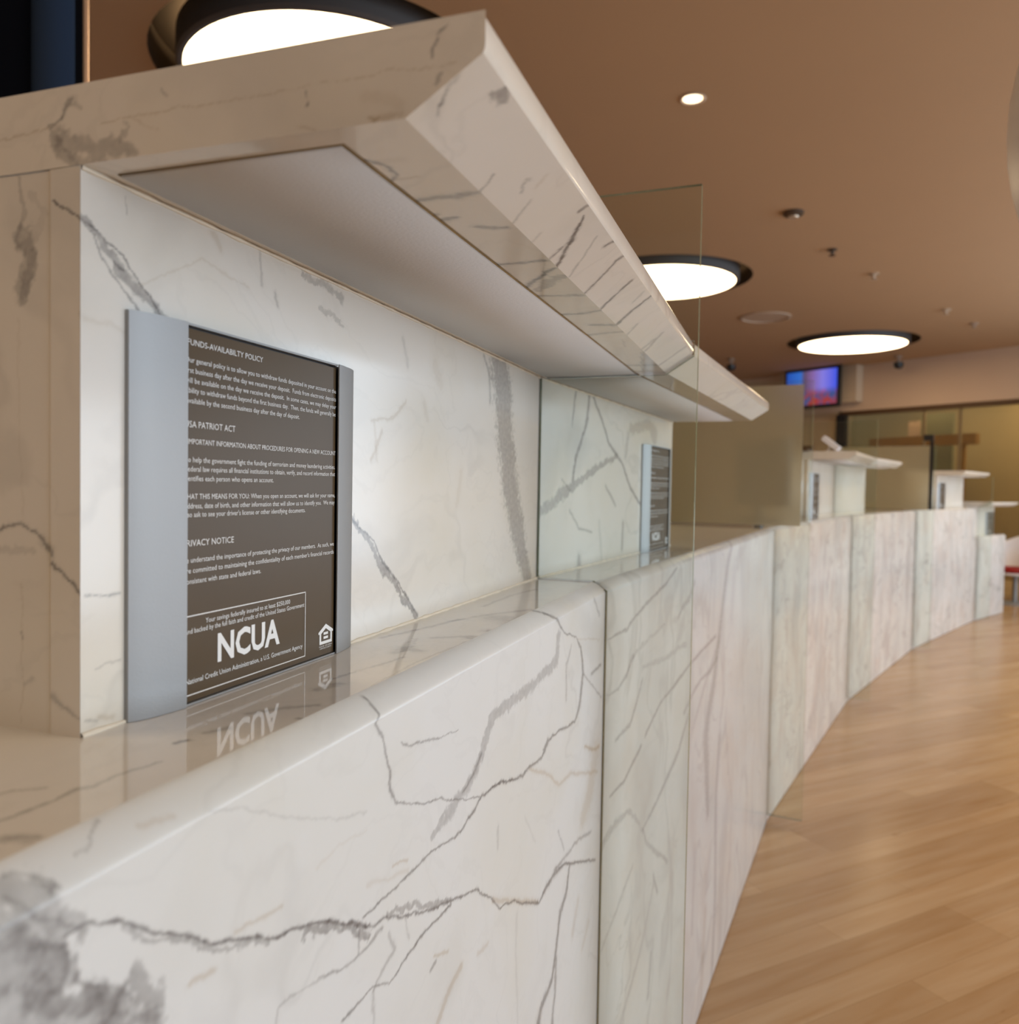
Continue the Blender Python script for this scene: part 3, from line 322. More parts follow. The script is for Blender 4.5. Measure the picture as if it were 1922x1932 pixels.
fd = (FB - FA).normalized(); fn_ = Vector((fd.y, -fd.x)); fn_ = fn_ if fn_.y < 0 else -fn_    # towards the room
def far(s, off=0): p = FA + fd * s + fn_ * off; return (p.x, p.y)
sL = (XL - FA.x) / fd.x; sR = (XR - FA.x) / fd.x
floor = prism('floor', [(XL, YB), (XR, YB), far(sR, -2.6), far(sL, -2.6)], -.05, 0, WOOD); tag(floor, kind='structure')
LIGHTS = [(-2.2506, 3.7876), (-1.11, 8.2562), (.972, 12.3378)]
LIGHTS_OFF = [(-2.45, -.9), (2.6, 1.2), (3.3, 5.4), (4.0, 9.0)]  # unseen lamps; the last is added to brighten the far end
RCOVE = .86
def ceiling_mesh():
    bm = bmesh.new(); E_ = []
    def loop(pts):
        vs_ = [bm.verts.new((x, y, ZC)) for x, y in pts]
        return [bm.edges.new((vs_[i], vs_[(i + 1) % len(vs_)])) for i in range(len(vs_))]
    E_ += loop([(XL, YB), (XR, YB), far(sR), far(sL)])
    for (x, y) in LIGHTS + LIGHTS_OFF: E_ += loop([(x + RCOVE * cos(i * pi / 32), y + RCOVE * sin(i * pi / 32)) for i in range(64)])
    bmesh.ops.triangle_fill(bm, use_beauty=True, edges=E_)
    for f in bm.faces:
        if f.normal.z > 0: f.normal_flip()
    me = bpy.data.meshes.new('ceiling'); bm.to_mesh(me); bm.free(); return me
tag(link('ceiling', ceiling_mesh(), CEIL), kind='structure')
tag(prism('wall_left', [(XL - .1, YB), (XL, YB), (XL, 22), (XL - .1, 22)], 0, ZC, WALLP), kind='structure')
tag(prism('wall_back', [(XL, YB - .1), (XR, YB - .1), (XR, YB), (XL, YB)], 0, ZC, WALLP), kind='structure')
# right wall with its windows
segs = []; y = YB
for (yc, wv) in WINS: segs.append((y, yc - wv / 2)); y = yc + wv / 2
segs.append((y, 14.0))
bm = bmesh.new()
def addb(bm, x0, x1, y0, y1, z0, z1):
    g = bmesh.ops.create_cube(bm, size=1)['verts']
    for v in g: v.co = Vector((x0 + (v.co.x + .5) * (x1 - x0), y0 + (v.co.y + .5) * (y1 - y0), z0 + (v.co.z + .5) * (z1 - z0)))
for a, b in segs: addb(bm, XR, XR + .12, a, b, 0, ZC)
addb(bm, XR, XR + .12, YB, 14, 0, .28); addb(bm, XR, XR + .12, YB, 14, 3.42, ZC)
me = bpy.data.meshes.new('wall_right'); bm.to_mesh(me); bm.free(); tag(link('wall_right', me, WALLP), kind='structure')

# far wall: solid on the left, a header above glazed offices on the right
ZH = 2.80
tag(prism('wall_far', [far(sL), far(-.17), far(-.17, -.2), far(sL, -.2)], 0, ZH, WALLP), kind='structure')
tag(prism('trim_1', [far(sL), far(sR), far(sR, -.2), far(sL, -.2)], ZH, ZC, FASC), kind='structure')
tag(prism('trim_2', [far(-.17, .01), far(sR, .01), far(sR, -.12), far(-.17, -.12)], ZH - .07, ZH - .001, BROWNW), kind='structure')
tag(prism('wall_office', [far(-3.5, -2.4), far(sR, -2.4), far(sR, -2.5), far(-3.5, -2.5)], 0, ZC, OCHRE), kind='structure')
tag(prism('wall_office_end', [far(sR - 1.2), far(sR - 1.1), far(sR - 1.1, -2.4), far(sR - 1.2, -2.4)], 0, ZC, OCHRE), kind='structure')
# ------------------------------------------------------------------ slabs: several surface patches in one mesh
TB = math.tan(LB / R0 / 2)
def mit(a, off): return a + TB * off * (np.clip((a - (LB - .15)) / .15, 0, 1) - np.clip((.15 - a) / .15, 0, 1))
def place(k, a, off, z):
    A, t, n = fr(k); a = mit(a, off)
    return np.stack([A.x + t.x * a - n.x * off, A.y + t.y * a - n.y * off, z + 0 * a], -1)
def slab(name, patches, mat, parent, boxes=()):
    """patches: (us, vs, fn(U, V) -> xyz, key, flip, uvoff);  boxes: 8-corner solids that give the slab its thickness"""
    CO, F, VEI, TAN, UV = [], [], [], [], []; nb = 0
    for us, vs, f_, key, flip, uo in patches:
        us = np.array(us, float); vs = np.array(vs, float); nu, nv = len(us), len(vs); U, V = np.meshgrid(us, vs, indexing='ij')
        co = f_(U, V).reshape(-1, 3); i = np.arange(nu * nv).reshape(nu, nv)
        f = np.stack([i[:-1, :-1], i[1:, :-1], i[1:, 1:], i[:-1, 1:]], -1).reshape(-1, 4)
        if flip: f = f[:, ::-1]
        ve, ta = veins(us, vs, key); CO.append(co); F.append(f + nb); VEI.append(ve.ravel()); TAN.append(ta.ravel())
        UV.append(np.stack([U.ravel() + uo, V.ravel()], -1)); nb += len(co)
    for c8, uo in boxes:      # bottom ring 0-3, top ring 4-7
        c8 = np.array(c8, float); f = np.array([(3, 2, 1, 0), (4, 5, 6, 7), (0, 1, 5, 4), (1, 2, 6, 5), (2, 3, 7, 6), (3, 0, 4, 7)])
        if np.dot(np.cross(c8[1] - c8[0], c8[2] - c8[1]), c8[4] - c8[0]) < 0: f = f[:, ::-1]
        CO.append(c8); F.append(f + nb); z8 = np.zeros(8); VEI.append(z8); TAN.append(z8)
        UV.append(np.stack([c8[:, 0] * .7 + c8[:, 1] + uo, c8[:, 2] + c8[:, 0] * .3], -1)); nb += 8
    co = np.vstack(CO); f = np.vstack(F); uv = np.vstack(UV); ve = np.concatenate(VEI); ta = np.concatenate(TAN)
    me = bpy.data.meshes.new(name); me.vertices.add(len(co)); me.vertices.foreach_set('co', co.astype(np.float32).ravel())
    me.loops.add(f.size); me.loops.foreach_set('vertex_index', f.ravel().astype(np.int32)); me.polygons.add(len(f))
    me.polygons.foreach_set('loop_start', np.arange(0, f.size, 4, dtype=np.int32)); me.update(calc_edges=True)
    for nm, arr in (('vein', ve), ('tan', ta)):
        if arr.any(): me.attributes.new(nm, 'FLOAT', 'POINT').data.foreach_set('value', arr.astype(np.float32))
    me.uv_layers.new(name='slab').data.foreach_set('uv', uv[f.ravel()].astype(np.float32).ravel())
    return link(name, me, mat, parent)
def c8(k, a0, a1, o0, o1, z0, z1):
    r_ = [(a0, o0), (a1, o0), (a1, o1), (a0, o1)]
    return [tuple(place(k, np.float64(a), o, z)) for z in (z0, z1) for a, o in r_]

# ------------------------------------------------------------------ the long marble counter
def v3(v): return Vector((v[0], v[1], v[2]))
ctr = thing('teller_counter', (*P2(0, 1.2, .3), 0), 'long white marble clad teller counter curving away in straight bays along the wood floor', 'counter')
def front_fn(k, h=H):
    hl = h - HC
    def f(U, V):
        s = np.clip((V - hl) / CL, 0, 1); return place(k, U, DF * s ** 1.3, np.where(V <= hl, V, hl + HC * (1 - (1 - s) ** 1.3)))
    return f
def top_fn(k, z): return lambda U, V: place(k, U, V, z + 0 * U)
HIGH_END = 2.26       # the high counter stops in bay 4
def bay(k, a0, a1, parent, h=H, us=None, vs=None, tus=None, tvs=None, kf=None, kt=None, mf=MC, mt=MB_, uo=0.):
    hl = h - HC
    us = span(a0, a1, 12) if us is None else us; vs = np.array([.004, .4, .8, hl, hl + CL]) if vs is None else vs
    tus = span(a0, a1, 12) if tus is None else tus; tvs = np.array([DF, .12, .3, .60]) if tvs is None else tvs
    slab('front_panel', [(us, vs, front_fn(k, h), kf, False, uo)], mf, parent, [(c8(k, a0 + .0005, a1 - .0005, .0006, .02, .004, hl - .001), uo)])
    slab('countertop', [(tus, tvs, top_fn(k, h), kt, False, uo + 40)], mt, parent, [(c8(k, a0 + .0005, a1 - .0005, .024, .60, h - .03, h - .0004), uo)])
    prism('carcass', rect(k, a0 + .02, a1 - .02, .022, .58), 0, h - .031, DKGREY, parent)
g_us = joinspan(span(0, 1.15, 8), 1.15 + 1.24012 * (np.linspace(0, 1, 780) ** 1.35)); g_us[-1] = LB
bay(0, 0, LB, ctr, us=g_us, vs=joinspan(span(.004, .72, 6), span(.72, HL, 620), span(HL, HL + CL, 22)), tus=joinspan(span(0, 1.15, 6), span(1.15, LB, 700)), tvs=joinspan(span(DF, .21, 170), [.3, .6]), kf='F0', kt='T0', mf=MA, uo=0)
bay(1, 0, LB, ctr, us=joinspan(span(0, 1.45, 400), [1.8, LB]), vs=joinspan(span(.004, HL, 460), span(HL, HL + CL, 6)), kf='F1', mf=marble('marble_bay_one', procedural=.35, streak=.22, pink=.6, rough=.14), uo=5.3)
bay(-1, 0, LB, ctr, uo=11)
bay(2, 0, LB, ctr, uo=15.1); bay(3, 0, LB, ctr, uo=21.7); bay(4, 0, HIGH_END, ctr, uo=27.9)
low = thing('low_counter', (*P2(5, .5, .3), 0), 'lower marble counter section at the far end of the curved teller counter', 'counter')
HLOW = .965
bay(4, HIGH_END + .004, LB, low, h=HLOW, uo=33); bay(5, 0, 1.0, low, h=HLOW, uo=37)

# ------------------------------------------------------------------ marble hutches that stand on the counter
S1x, S1z, S2x, S2z = -.092, 1.639, -.1345, 1.666; SE = hypot(S2x - S1x, S2z - S1z)
PROF = [(-.1345, 1.666), (-.1355, 1.6685), (-.1357, 1.672), (-.1355, ZT - .004), (-.1340, ZT - .0012), (-.1300, ZT), (.2, ZT), (.44, ZT)]
def outline(z): return np.interp(z, [0, ZB, 1.666, 1.669, 9], [S1x, S1x, S2x, -.1356, -.1356])
def hutch(label, spans, dz=0, keys=False, grp='marble hutches on the teller counter', uo=0.):
    k0, a0, _ = spans[0]; k1, _, a1 = spans[-1]; z0 = H + dz
    t = thing('marble_hutch', (*P2(k0, a0, DW), z0), label, 'hutch', grp)
    for (k, b0, b1) in spans:      # front slab standing on the ledge, then the core behind it
        dense = keys and k in (0, 1); key = {0: 'W0', 1: 'W1'}.get(k) if keys else None
        us = span(b0, b1, (820, 420)[k]) if dense else span(b0, b1, 10); vs = span(z0, ZB + dz - .0005, (330, 170)[k]) if dense else span(z0, ZB + dz - .0005, 5)
        if key: pass
        pk = MW if keys else MD
        e0 = (b0 if (k, b0) != (k0, a0) else a0)
        slab('wall_panel', [(us, vs, (lambda kk: lambda U, V: place(kk, U, DW + 0 * U, V))(k), key, False, uo + k * 3.1)], pk, t, [(c8(k, b0 + (0 if key else .0005), b1, DW + .0004, DW + .0235, z0, ZB + dz - .0005), uo)])
        slab('core', [], MD, t, [(c8(k, b0 + .0015, b1 - .001, DW + .0245, .44, z0, ZB + dz - .0008), uo + 9)]) if not (keys and k == 0) else None
        # rough bead of caulk along top and bottom of the wall slab
        for zc, rr in ((z0 + .0008, .0022), (ZB + dz - .0014, .0016)):
            bm = bmesh.new(); n_ = 90; rings = []
            for i in range(n_ + 1):
                a = b0 + (b1 - b0) * i / n_; q = place(k, np.float64(a), DW - .0004, zc); A, tt, nn = fr(k); w_ = rr * (1 + .5 * math.sin(i * 1.7) * math.sin(i * .37 + k))
                rings.append([bm.verts.new(Vector(q) + Vector((nn.x * w_ * cos(x), nn.y * w_ * cos(x), w_ * sin(x)))) for x in [j * pi / 3 for j in range(6)]])
            for A_, B_ in zip(rings[:-1], rings[1:]):
                for j in range(6): bm.faces.new((A_[j], A_[(j + 1) % 6], B_[(j + 1) % 6], B_[j]))
            me = bpy.data.meshes.new('caulk'); bm.to_mesh(me); bm.free(); link('caulk_line', me, CAULK, t, smooth=True)
    # end slab of the core, seen face-on
    if keys:
        us = span(DW + .0245, .44, 240); vs = span(z0, ZB + dz - .0008, 260)
        slab('core', [(us, vs, lambda U, V: place(0, a0 + .0008 + 0 * U, U, V), 'E0', True, 50)], MD, t, [(c8(0, a0 + .001, LB, DW + .0245, .44, z0, ZB + dz - .0008), uo + 9)])
        us = span(DW, DW + .0235, 26)
        slab('panel_edge', [(us, vs, lambda U, V: place(0, a0 - .0002 + 0 * U, U, V), 'E0', True, 50)], MD, t)
    # canopy
    P_ = []; bx = []
    for (k, b0, b1) in spans:
        kk = k; ky = keys and k == 0
        us = span(b0, b1, 600) if ky else span(b0, b1, 12)
        P_.append((us, span(S1x, .02, 90) if ky else span(S1x, .02, 3), (lambda kk: lambda U, V: place(kk, U, V, ZB + dz + 0 * U))(k), 'S0' if ky else None, True, uo + 2 + k * 3))
        P_.append((span(b0, b1, 8), [.02, .44], (lambda kk: lambda U, V: place(kk, U, V, ZB + dz + 0 * U))(k), None, True, uo + 2 + k * 3))
        P_.append((us, span(0, SE, 48) if ky else span(0, SE, 3), (lambda kk: lambda U, V: place(kk, U, S1x + (S2x - S1x) * V / SE, S1z + dz + (S2z - S1z) * V / SE))(k), 'L0' if ky else None, False, uo + 2.4 + k * 3))
        pv = np.cumsum([0] + [hypot(b[0] - a[0], b[1] - a[1]) for a, b in zip(PROF[:-1], PROF[1:])])
        P_.append((span(b0, b1, 12), pv, (lambda kk: lambda U, V: place(kk, U, np.interp(V, pv, [p[0] for p in PROF]), dz + np.interp(V, pv, [p[1] for p in PROF])))(k), None, False, uo + 2.9 + k * 3))
        P_.append((span(b0, b1, 3), [ZB, ZT], (lambda kk: lambda U, V: place(kk, U, .44 + 0 * U, V + dz))(k), None, True, uo))
    for (k, a, flip, ky) in ((k0, a0, True, keys), (k1, a1, False, False)):
        us = span(-.1357, .44, 420 if ky else 12); vs = span(ZB, ZT, 48 if ky else 8)
        # a softened top edge on the end cap
        P_.append((us, vs, (lambda kk, aa: lambda U, V: place(kk, aa + 0 * U, np.maximum(U, outline(V)), V + dz))(k, a), 'K0' if ky else None, flip, uo + 60))
    slab('canopy', P_, MD, t)
    for n_, (k, b0, b1) in enumerate(spans):
        s0 = .0195 if n_ == 0 else 0; s1 = .0195 if n_ == len(spans) - 1 else 0
        slab('soffit_board', [], PLAST, t, [(c8(k, b0 + s0, b1 - s1, -.0435, DW - .012, ZB + dz - .0022, ZB + dz - .0002), 0)])
        slab('adhesive_line', [], GLUE, t, [(c8(k, b0 + s0 - .0008, b1 - s1 + .0008, -.0452, DW - .010, ZB + dz - .0007, ZB + dz - .0001), 0)])
    return t
hutch('nearest marble hutch with a deep sloping canopy, policy notice on its back wall', [(0, 1.427, LB), (1, 0, .972)], keys=True, uo=0)
hutch('marble hutch with a small white card on its canopy, next beyond the frosted screen', [(2, LB - .963, LB), (3, 0, .90)], uo=70)
hutch('marble hutch beyond the dark edged frosted screen, far along the high counter', [(4, 1.14, 2.23)], uo=80)
hutch('lowest marble hutch, standing on the low end section of the counter', [(5, .02, .96)], dz=HLOW - H, uo=90, grp='marble hutches on the teller counter')

# ------------------------------------------------------------------ notice frames
TX = json.loads('''[["F", "UNDS-AVAILABILTY POLICY", 1.5111, 1.5944, 1.5447, 0.0041, 0.0], ["O", "ur general policy is to allow you to withdraw funds deposited in your account on the", 1.5106, 1.7056, 1.5326, 0.0037, 0.0], ["fir", "st business day after the day we receive your deposit.  Funds from electronic deposits", 1.5107, 1.7057, 1.5253, 0.0037, 0.0], ["w", "ill be available on the day we receive the deposit.  In some cases, we may delay your", 1.5102, 1.7059, 1.5183, 0.0037, 0.0], ["a", "bility to withdraw funds beyond the first business day.  Then, the funds will generally be", 1.5097, 1.7051, 1.5114, 0.0037, 0.0], ["a", "vailable by the second business day after the day of deposit.", 1.5098, 1.6464, 1.5042, 0.0037, 0.0], ["U", "SA PATRIOT ACT", 1.5104, 1.5606, 1.4873, 0.0045, 0.0], ["I", "MPORTANT INFORMATION ABOUT PROCEDURES FOR OPENING A NEW ACCOUNT", 1.51, 1.7058, 1.4756, 0.0037, 0.0], ["T", "o help the government fight the funding of terrorism and money laundering activities.", 1.5092, 1.7051, 1.4629, 0.0037, 0.0], ["F", "ederal law requires all financial institutions to obtain, verify, and record information that", 1.509, 1.7053, 1.4564, 0.0037, 0.0], ["id", "entifies each person who opens an account.", 1.5091, 1.6096, 1.4497, 0.0037, 0.0], ["W", "HAT THIS MEANS FOR YOU: When you open an account, we will ask for your name,", 1.5086, 1.7056, 1.4369, 0.0037, 0.0], ["a", "ddress, date of birth, and other information that will allow us to identify you.  We may", 1.5087, 1.7048, 1.4303, 0.0037, 0.0], ["al", "so ask to see your driver\'s license or other identifying documents.", 1.5087, 1.6565, 1.4242, 0.0037, 0.0], ["P", "RIVACY NOTICE", 1.5083, 1.5596, 1.4036, 0.0045, 0.0], ["W", "e understand the importance of protecting the privacy of our members.  As such, we", 1.5079, 1.7043, 1.392, 0.0037, 0.0], ["a", "re committed to maintaining the confidentiality of each member\'s financial records", 1.5079, 1.7044, 1.3846, 0.0037, 0.0], ["c", "onsistent with state and federal laws.", 1.508, 1.5937, 1.377, 0.0037, 0.0], ["", "Your savings federally insured to at least $250,000", 1.5283, 1.6347, 1.347, 0.0036, 0.0], ["", "and backed by the full faith and credit of the United States Government", 1.5075, 1.6562, 1.3416, 0.0036, 0.0], ["", "NCUA", 1.5417, 1.6201, 1.3164, 0.0197, 0.03], ["", "National Credit Union Administration, a U.S. Government Agency", 1.5077, 1.654, 1.3058, 0.0037, 0.0], ["", "EQUAL HOUSING", 1.6812, 1.703, 1.3006, 0.0013, 0.0], ["", "OPPORTUNITY", 1.682, 1.702, 1.2985, 0.0013, 0.0]]''')
def text_mesh(s, bold=0):
    cu = bpy.data.curves.new('t', 'FONT'); cu.body = s; cu.size = 1; cu.resolution_u = 2; cu.offset = bold; cu.fill_mode = 'FRONT'
    o = bpy.data.objects.new('t', cu); COL.objects.link(o); bpy.context.view_layer.update(); dg = bpy.context.evaluated_depsgraph_get()
    me = bpy.data.meshes.new_from_object(o.evaluated_get(dg)); bpy.data.objects.remove(o); bpy.data.curves.remove(cu)
    co = np.zeros(len(me.vertices) * 3, np.float32); me.vertices.foreach_get('co', co); co = co.reshape(-1, 3)
    return me, co
def notice():
    k, a0, z0 = 0, 1.462, H; A, tt, nn = fr(0)
    t = thing('notice_frame', (*P2(0, a0, DW - .0003), H + .0003), '', 'notice', 'policy notices on the hutch walls', rz=math.atan2(tt.y, tt.x))
    def loc(o): o.matrix_parent_inverse = Matrix.Identity(4); return o
    def lk(name, me, m, smooth=False): o = link(name, me, m, None, smooth=smooth); o.parent = t; return o
    HT, W = .2685, .288
    pr = [(0, 0), (0, -.0030), (.0035, -.0050), (.009, -.0073), (.017, -.0096), (.026, -.0109), (.035, -.0124), (.0435, -.0130), (.0436, -.0118), (.030, -.0100), (.012, -.0055), (.004, 0)]
    for mir in (0, 1):
        bm = bmesh.new(); P_ = [((W - x) if mir else x, y_) for x, y_ in pr]; a = [bm.verts.new((x, y_, 0)) for x, y_ in P_]; b = [bm.verts.new((x, y_, HT)) for x, y_ in P_]
        n_ = len(P_)
        for i in range(n_): bm.faces.new((a[i], a[(i + 1) % n_], b[(i + 1) % n_], b[i]))
        bm.faces.new(a); bm.faces.new(b); bmesh.ops.recalc_face_normals(bm, faces=bm.faces); me = bpy.data.meshes.new('side_plate'); bm.to_mesh(me); bm.free()
        o = lk('side_plate', me, SILVER, True); e = o.modifiers.new('e', 'EDGE_SPLIT'); e.split_angle = radians(30)
    def bxl(name, x0, x1, y0, y1, za, zb, m):
        me = bpy.data.meshes.new(name); bm = bmesh.new(); bmesh.ops.create_cube(bm, size=1)
        for v in bm.verts: v.co = Vector(((x0 + x1) / 2 + v.co.x * (x1 - x0), (y0 + y1) / 2 + v.co.y * (y1 - y0), (za + zb) / 2 + v.co.z * (zb - za)))
        bm.to_mesh(me); bm.free(); return lk(name, me, m)
    bxl('back_plate', .012, W - .012, -.0005, -.0060, .0008, HT - .0008, BLACK)
    bxl('insert_panel', .032, W - .0445, -.0062, -.0098, .0022, HT - .0035, INSERT)
    bxl('top_rail', .0437, W - .0437, -.0062, -.0114, HT - .0016, HT, SILVER)
    bxl('bottom_rail', .0437, W - .0437, -.0062, -.0114, 0, .0014, SILVER)
    cap, _c = text_mesh('H'); capu = _c[:, 1].max(); bpy.data.meshes.remove(cap)
    V_, F_ = [], []; nb = 0; YT = -.0101
    for pre, s, x0, x1, zb, h, bold in TX:
        me, co = text_mesh(pre + s, bold); xr = co[:, 0].max(); xl = 0
        if pre:
            m2, c2 = text_mesh(s, bold); wv = c2[:, 0].max() - c2[:, 0].min(); bpy.data.meshes.remove(m2)
        else: wv = xr - co[:, 0].min()
        sx = (x1 - x0) / wv; X = (co[:, 0] - xr) * sx + x1 - 1.462; Z = co[:, 1] * h / capu + zb - H
        V_.append(np.stack([X, np.full_like(X, YT), Z], -1)); 
        for p_ in me.polygons: F_.append([i + nb for i in p_.vertices])
        nb += len(co); bpy.data.meshes.remove(me)
    def quad(x0, x1, za, zb):
        nonlocal nb
        V_.append(np.array([[x0 - 1.462, YT, za - H], [x1 - 1.462, YT, za - H], [x1 - 1.462, YT, zb - H], [x0 - 1.462, YT, zb - H]])); F_.append([nb, nb + 1, nb + 2, nb + 3]); nb += 4
    lw = .0008
    quad(1.495, 1.6584, 1.3545 - lw, 1.3545); quad(1.495, 1.6584, 1.2983 - lw, 1.2983); quad(1.6584 - lw, 1.6584, 1.2983, 1.3545)
    co = np.vstack(V_); me = bpy.data.meshes.new('lettering'); me.from_pydata([tuple(c) for c in co], [], F_); lk('lettering', me, WHITEINK)
    # house mark with an equals sign
    hx, hw, hz = 1.6921 - 1.462, .0124, 1.3030 - H
    bm = bmesh.new()
    def poly(pts): bm.faces.new([bm.verts.new((hx + x, YT, hz + z)) for x, z in pts])
    ww = .0027
    body = .0098; eave = .0102; ap = .0180
    poly([(-.0106, 0), (.0106, 0), (.0106, ww), (-.0106, ww)])                                  # sill
    poly([(-.0106, ww), (-.0106 + ww, ww), (-.0106 + ww, body), (-.0106, body)]); poly([(.0106 - ww, ww), (.0106, ww), (.0106, body), (.0106 - ww, body)])
    poly([(-hw, body - .0002), (-hw + .0045, body - .0002), (0, ap - .0040), (0, ap), (-hw, eave + .0012)]); poly([(hw - .0045, body - .0002), (hw, body - .0002), (hw, eave + .0012), (0, ap), (0, ap - .0040)])
    poly([(-.0038, .0083), (.0038, .0083), (.0038, .0106), (-.0038, .0106)]); poly([(-.0038, .0045), (.0038, .0045), (.0038, .0068), (-.0038, .0068)])
    me = bpy.data.meshes.new('house_mark'); bm.to_mesh(me); bm.free(); lk('house_mark', me, WHITEINK)
    return t
nt0 = notice()
nt0['label'] = 'brown policy notice in a curved silver frame, nearest, with large NCUA lettering'
def put_notice(k, a, z, label):
    A, tt, nn = fr(k); r_ = nt0.copy(); COL.objects.link(r_); r_.location = (*P2(k, a, DW - .0003), z + .0003); r_.rotation_euler = (0, 0, math.atan2(tt.y, tt.x)); r_['label'] = label
    for ch in list(nt0.children): c = ch.copy(); COL.objects.link(c); c.parent = r_
put_notice(1, .655, H, 'policy notice seen through the nearest glass divider, at the far end of the first hutch')
put_notice(2, LB - .925, H, 'small looking policy notice at the near end of the hutch with the card on top')
put_notice(4, 1.17, H, 'policy notice on the hutch beyond the dark edged frosted screen')
put_notice(5, .655, HLOW, 'policy notice on the lowest hutch above the low counter')

# ------------------------------------------------------------------ glass dividers
CC = Vector((X0 + R0, YC))
def gpt(k, off, dt=0):
    V_ = vtx(k); ri = (V_ - CC).normalized(); tg = Vector((-ri.y, ri.x)) * -1; p = V_ + ri * off + tg * dt
    return p
def plate(name, k, poly, dt0, dt1, mats, parent):
    bm = bmesh.new(); a = [bm.verts.new((*gpt(k, o, dt0), z)) for o, z in poly]; b = [bm.verts.new((*gpt(k, o, dt1), z)) for o, z in poly]
    bm.faces.new(a); bm.faces.new(b[::-1]); n_ = len(poly)
    for i in range(n_):
        f = bm.faces.new((a[i], b[i], b[(i + 1) % n_], a[(i + 1) % n_])); f.material_index = min(1, len(mats) - 1)
    bmesh.ops.recalc_face_normals(bm, faces=bm.faces); me = bpy.data.meshes.new(name); bm.to_mesh(me); bm.free(); return link(name, me, mats, parent)
GP = 'glass dividers across the teller counter'
def divider(k, label, poly, film=None, post=None):
    t = thing('glass_divider', (*gpt(k, -.07), 0.03), label, 'glass divider', GP)
    plate('glass_pane', k, poly, -.005, .005, [GLASS, GEDGE], t)
    if film: plate('frosted_film', k, [(film[0], 1.3), (film[1], 1.3), (film[1], film[2]), (film[0], film[2])], -.0085, -.0056, [FROST], t)
    if post: 
        plate('edge_channel', k, [(-.128, 1.30), (-.098, 1.30), (-.098, 1.955), (-.128, 1.955)], -.012, -.0088, [BLACK], t)
        plate('end_clamp', k, [(-.128, 1.93), (-.045, 1.93), (-.045, 1.985), (-.128, 1.985)], -.03, -.0122, [BLACK], t)
g = .0015
notch = [(.1235 - g, ZB - .0035), (.1235 - g, H + g), (DF + .001, H + g), (-g, HL + g), (-g, .03)]
withc = [(-.144, .03), (-.144, 1.935), (.42, 1.935), (.42, ZT + g), (-.1375, ZT + g), (-.1375, 1.666 - g), (-.092, ZB - .0035)] + notch
plain = lambda zt, back: [(-.144, .03), (-.144, zt), (back, zt), (back, H + g), (DF + .001, H + g), (-g, HL + g), (-g, .03)]
divider(0, 'nearest clear green edged glass divider cutting through the near marble canopy', withc)
divider(1, 'second glass divider, frosted above the counter, behind the first canopy end', plain(1.92, .95), film=(-.105, .93, 1.905))
divider(2, 'third glass divider, clear, crossing the hutch with the white card', withc)
divider(3, 'fourth glass divider, frosted, with a dark post and clamp on its front edge', plain(1.90, .75), film=(-.097, .73, 1.885), post=True)
divider(4, 'last glass divider at the step between high and low counter', [(-.144, .03), (-.144, 1.65), (-.137, 1.65), (-.137, 1.40), (-.002, 1.3), (-.002, .03)])

# ------------------------------------------------------------------ ceiling lamps
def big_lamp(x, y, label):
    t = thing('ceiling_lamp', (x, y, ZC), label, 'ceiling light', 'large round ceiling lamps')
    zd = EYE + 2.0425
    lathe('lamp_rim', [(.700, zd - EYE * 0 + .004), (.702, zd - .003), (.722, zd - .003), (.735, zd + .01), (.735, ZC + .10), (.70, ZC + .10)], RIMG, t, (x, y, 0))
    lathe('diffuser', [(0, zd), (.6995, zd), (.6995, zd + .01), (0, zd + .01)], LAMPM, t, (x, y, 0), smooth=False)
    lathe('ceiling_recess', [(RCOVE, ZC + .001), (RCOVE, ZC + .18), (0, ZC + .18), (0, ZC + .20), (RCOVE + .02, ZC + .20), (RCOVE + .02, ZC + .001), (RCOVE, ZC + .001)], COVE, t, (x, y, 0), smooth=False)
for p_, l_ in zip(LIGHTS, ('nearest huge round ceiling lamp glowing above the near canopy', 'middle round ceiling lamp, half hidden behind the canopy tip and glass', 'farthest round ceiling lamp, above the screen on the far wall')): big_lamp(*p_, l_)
for p_, l_ in zip(LIGHTS_OFF, ('round ceiling lamp behind the viewpoint over the counter start', 'round ceiling lamp over the open floor to the right', 'round ceiling lamp over the open floor near the windows', 'round ceiling lamp added out of view to brighten the far end')): big_lamp(*p_, l_)
dl = thing('downlight', (-.47, 4.51, ZC), 'small round lit downlight alone in the brown ceiling', 'ceiling light')
lathe('trim_ring', [(.062, ZC), (.072, ZC - .004), (.060, ZC - .008), (.052, ZC - .002), (.052, ZC + .0)], FASC, dl, (-.47, 4.51, 0)); lathe('lens', [(0, ZC - .003), (.052, ZC - .003), (.052, ZC - .001), (0, ZC - .001)], SPOTM, dl, (-.47, 4.51, 0))
def small(name, x, y, label, cat, prof, mat, grp=None, parts=()):
    t = thing(name, (x, y, ZC), label, cat, grp); lathe('housing', [(a, ZC - b) for a, b in prof], mat, t, (x, y, 0), n=32)
    for nm, pr, m in parts: lathe(nm, [(a, ZC - b) for a, b in pr], m, t, (x, y, 0), n=24)
TAN = flat('tan_plastic', (.36, .26, .19), .5); DBR = flat('dark_plastic', (.07, .045, .03), .4); PALE = flat('pale_metal', (.62, .50, .38), .3, metal=.5)
small('smoke_detector', .08, 6.53, 'small flat round detector on the ceiling right of the downlight', 'detector', [(.075, 0), (.075, .02), (.05, .035), (0, .035)], DBR, parts=[('sensor_cap', [(.04, .0355), (.035, .045), (0, .045)], PALE)])
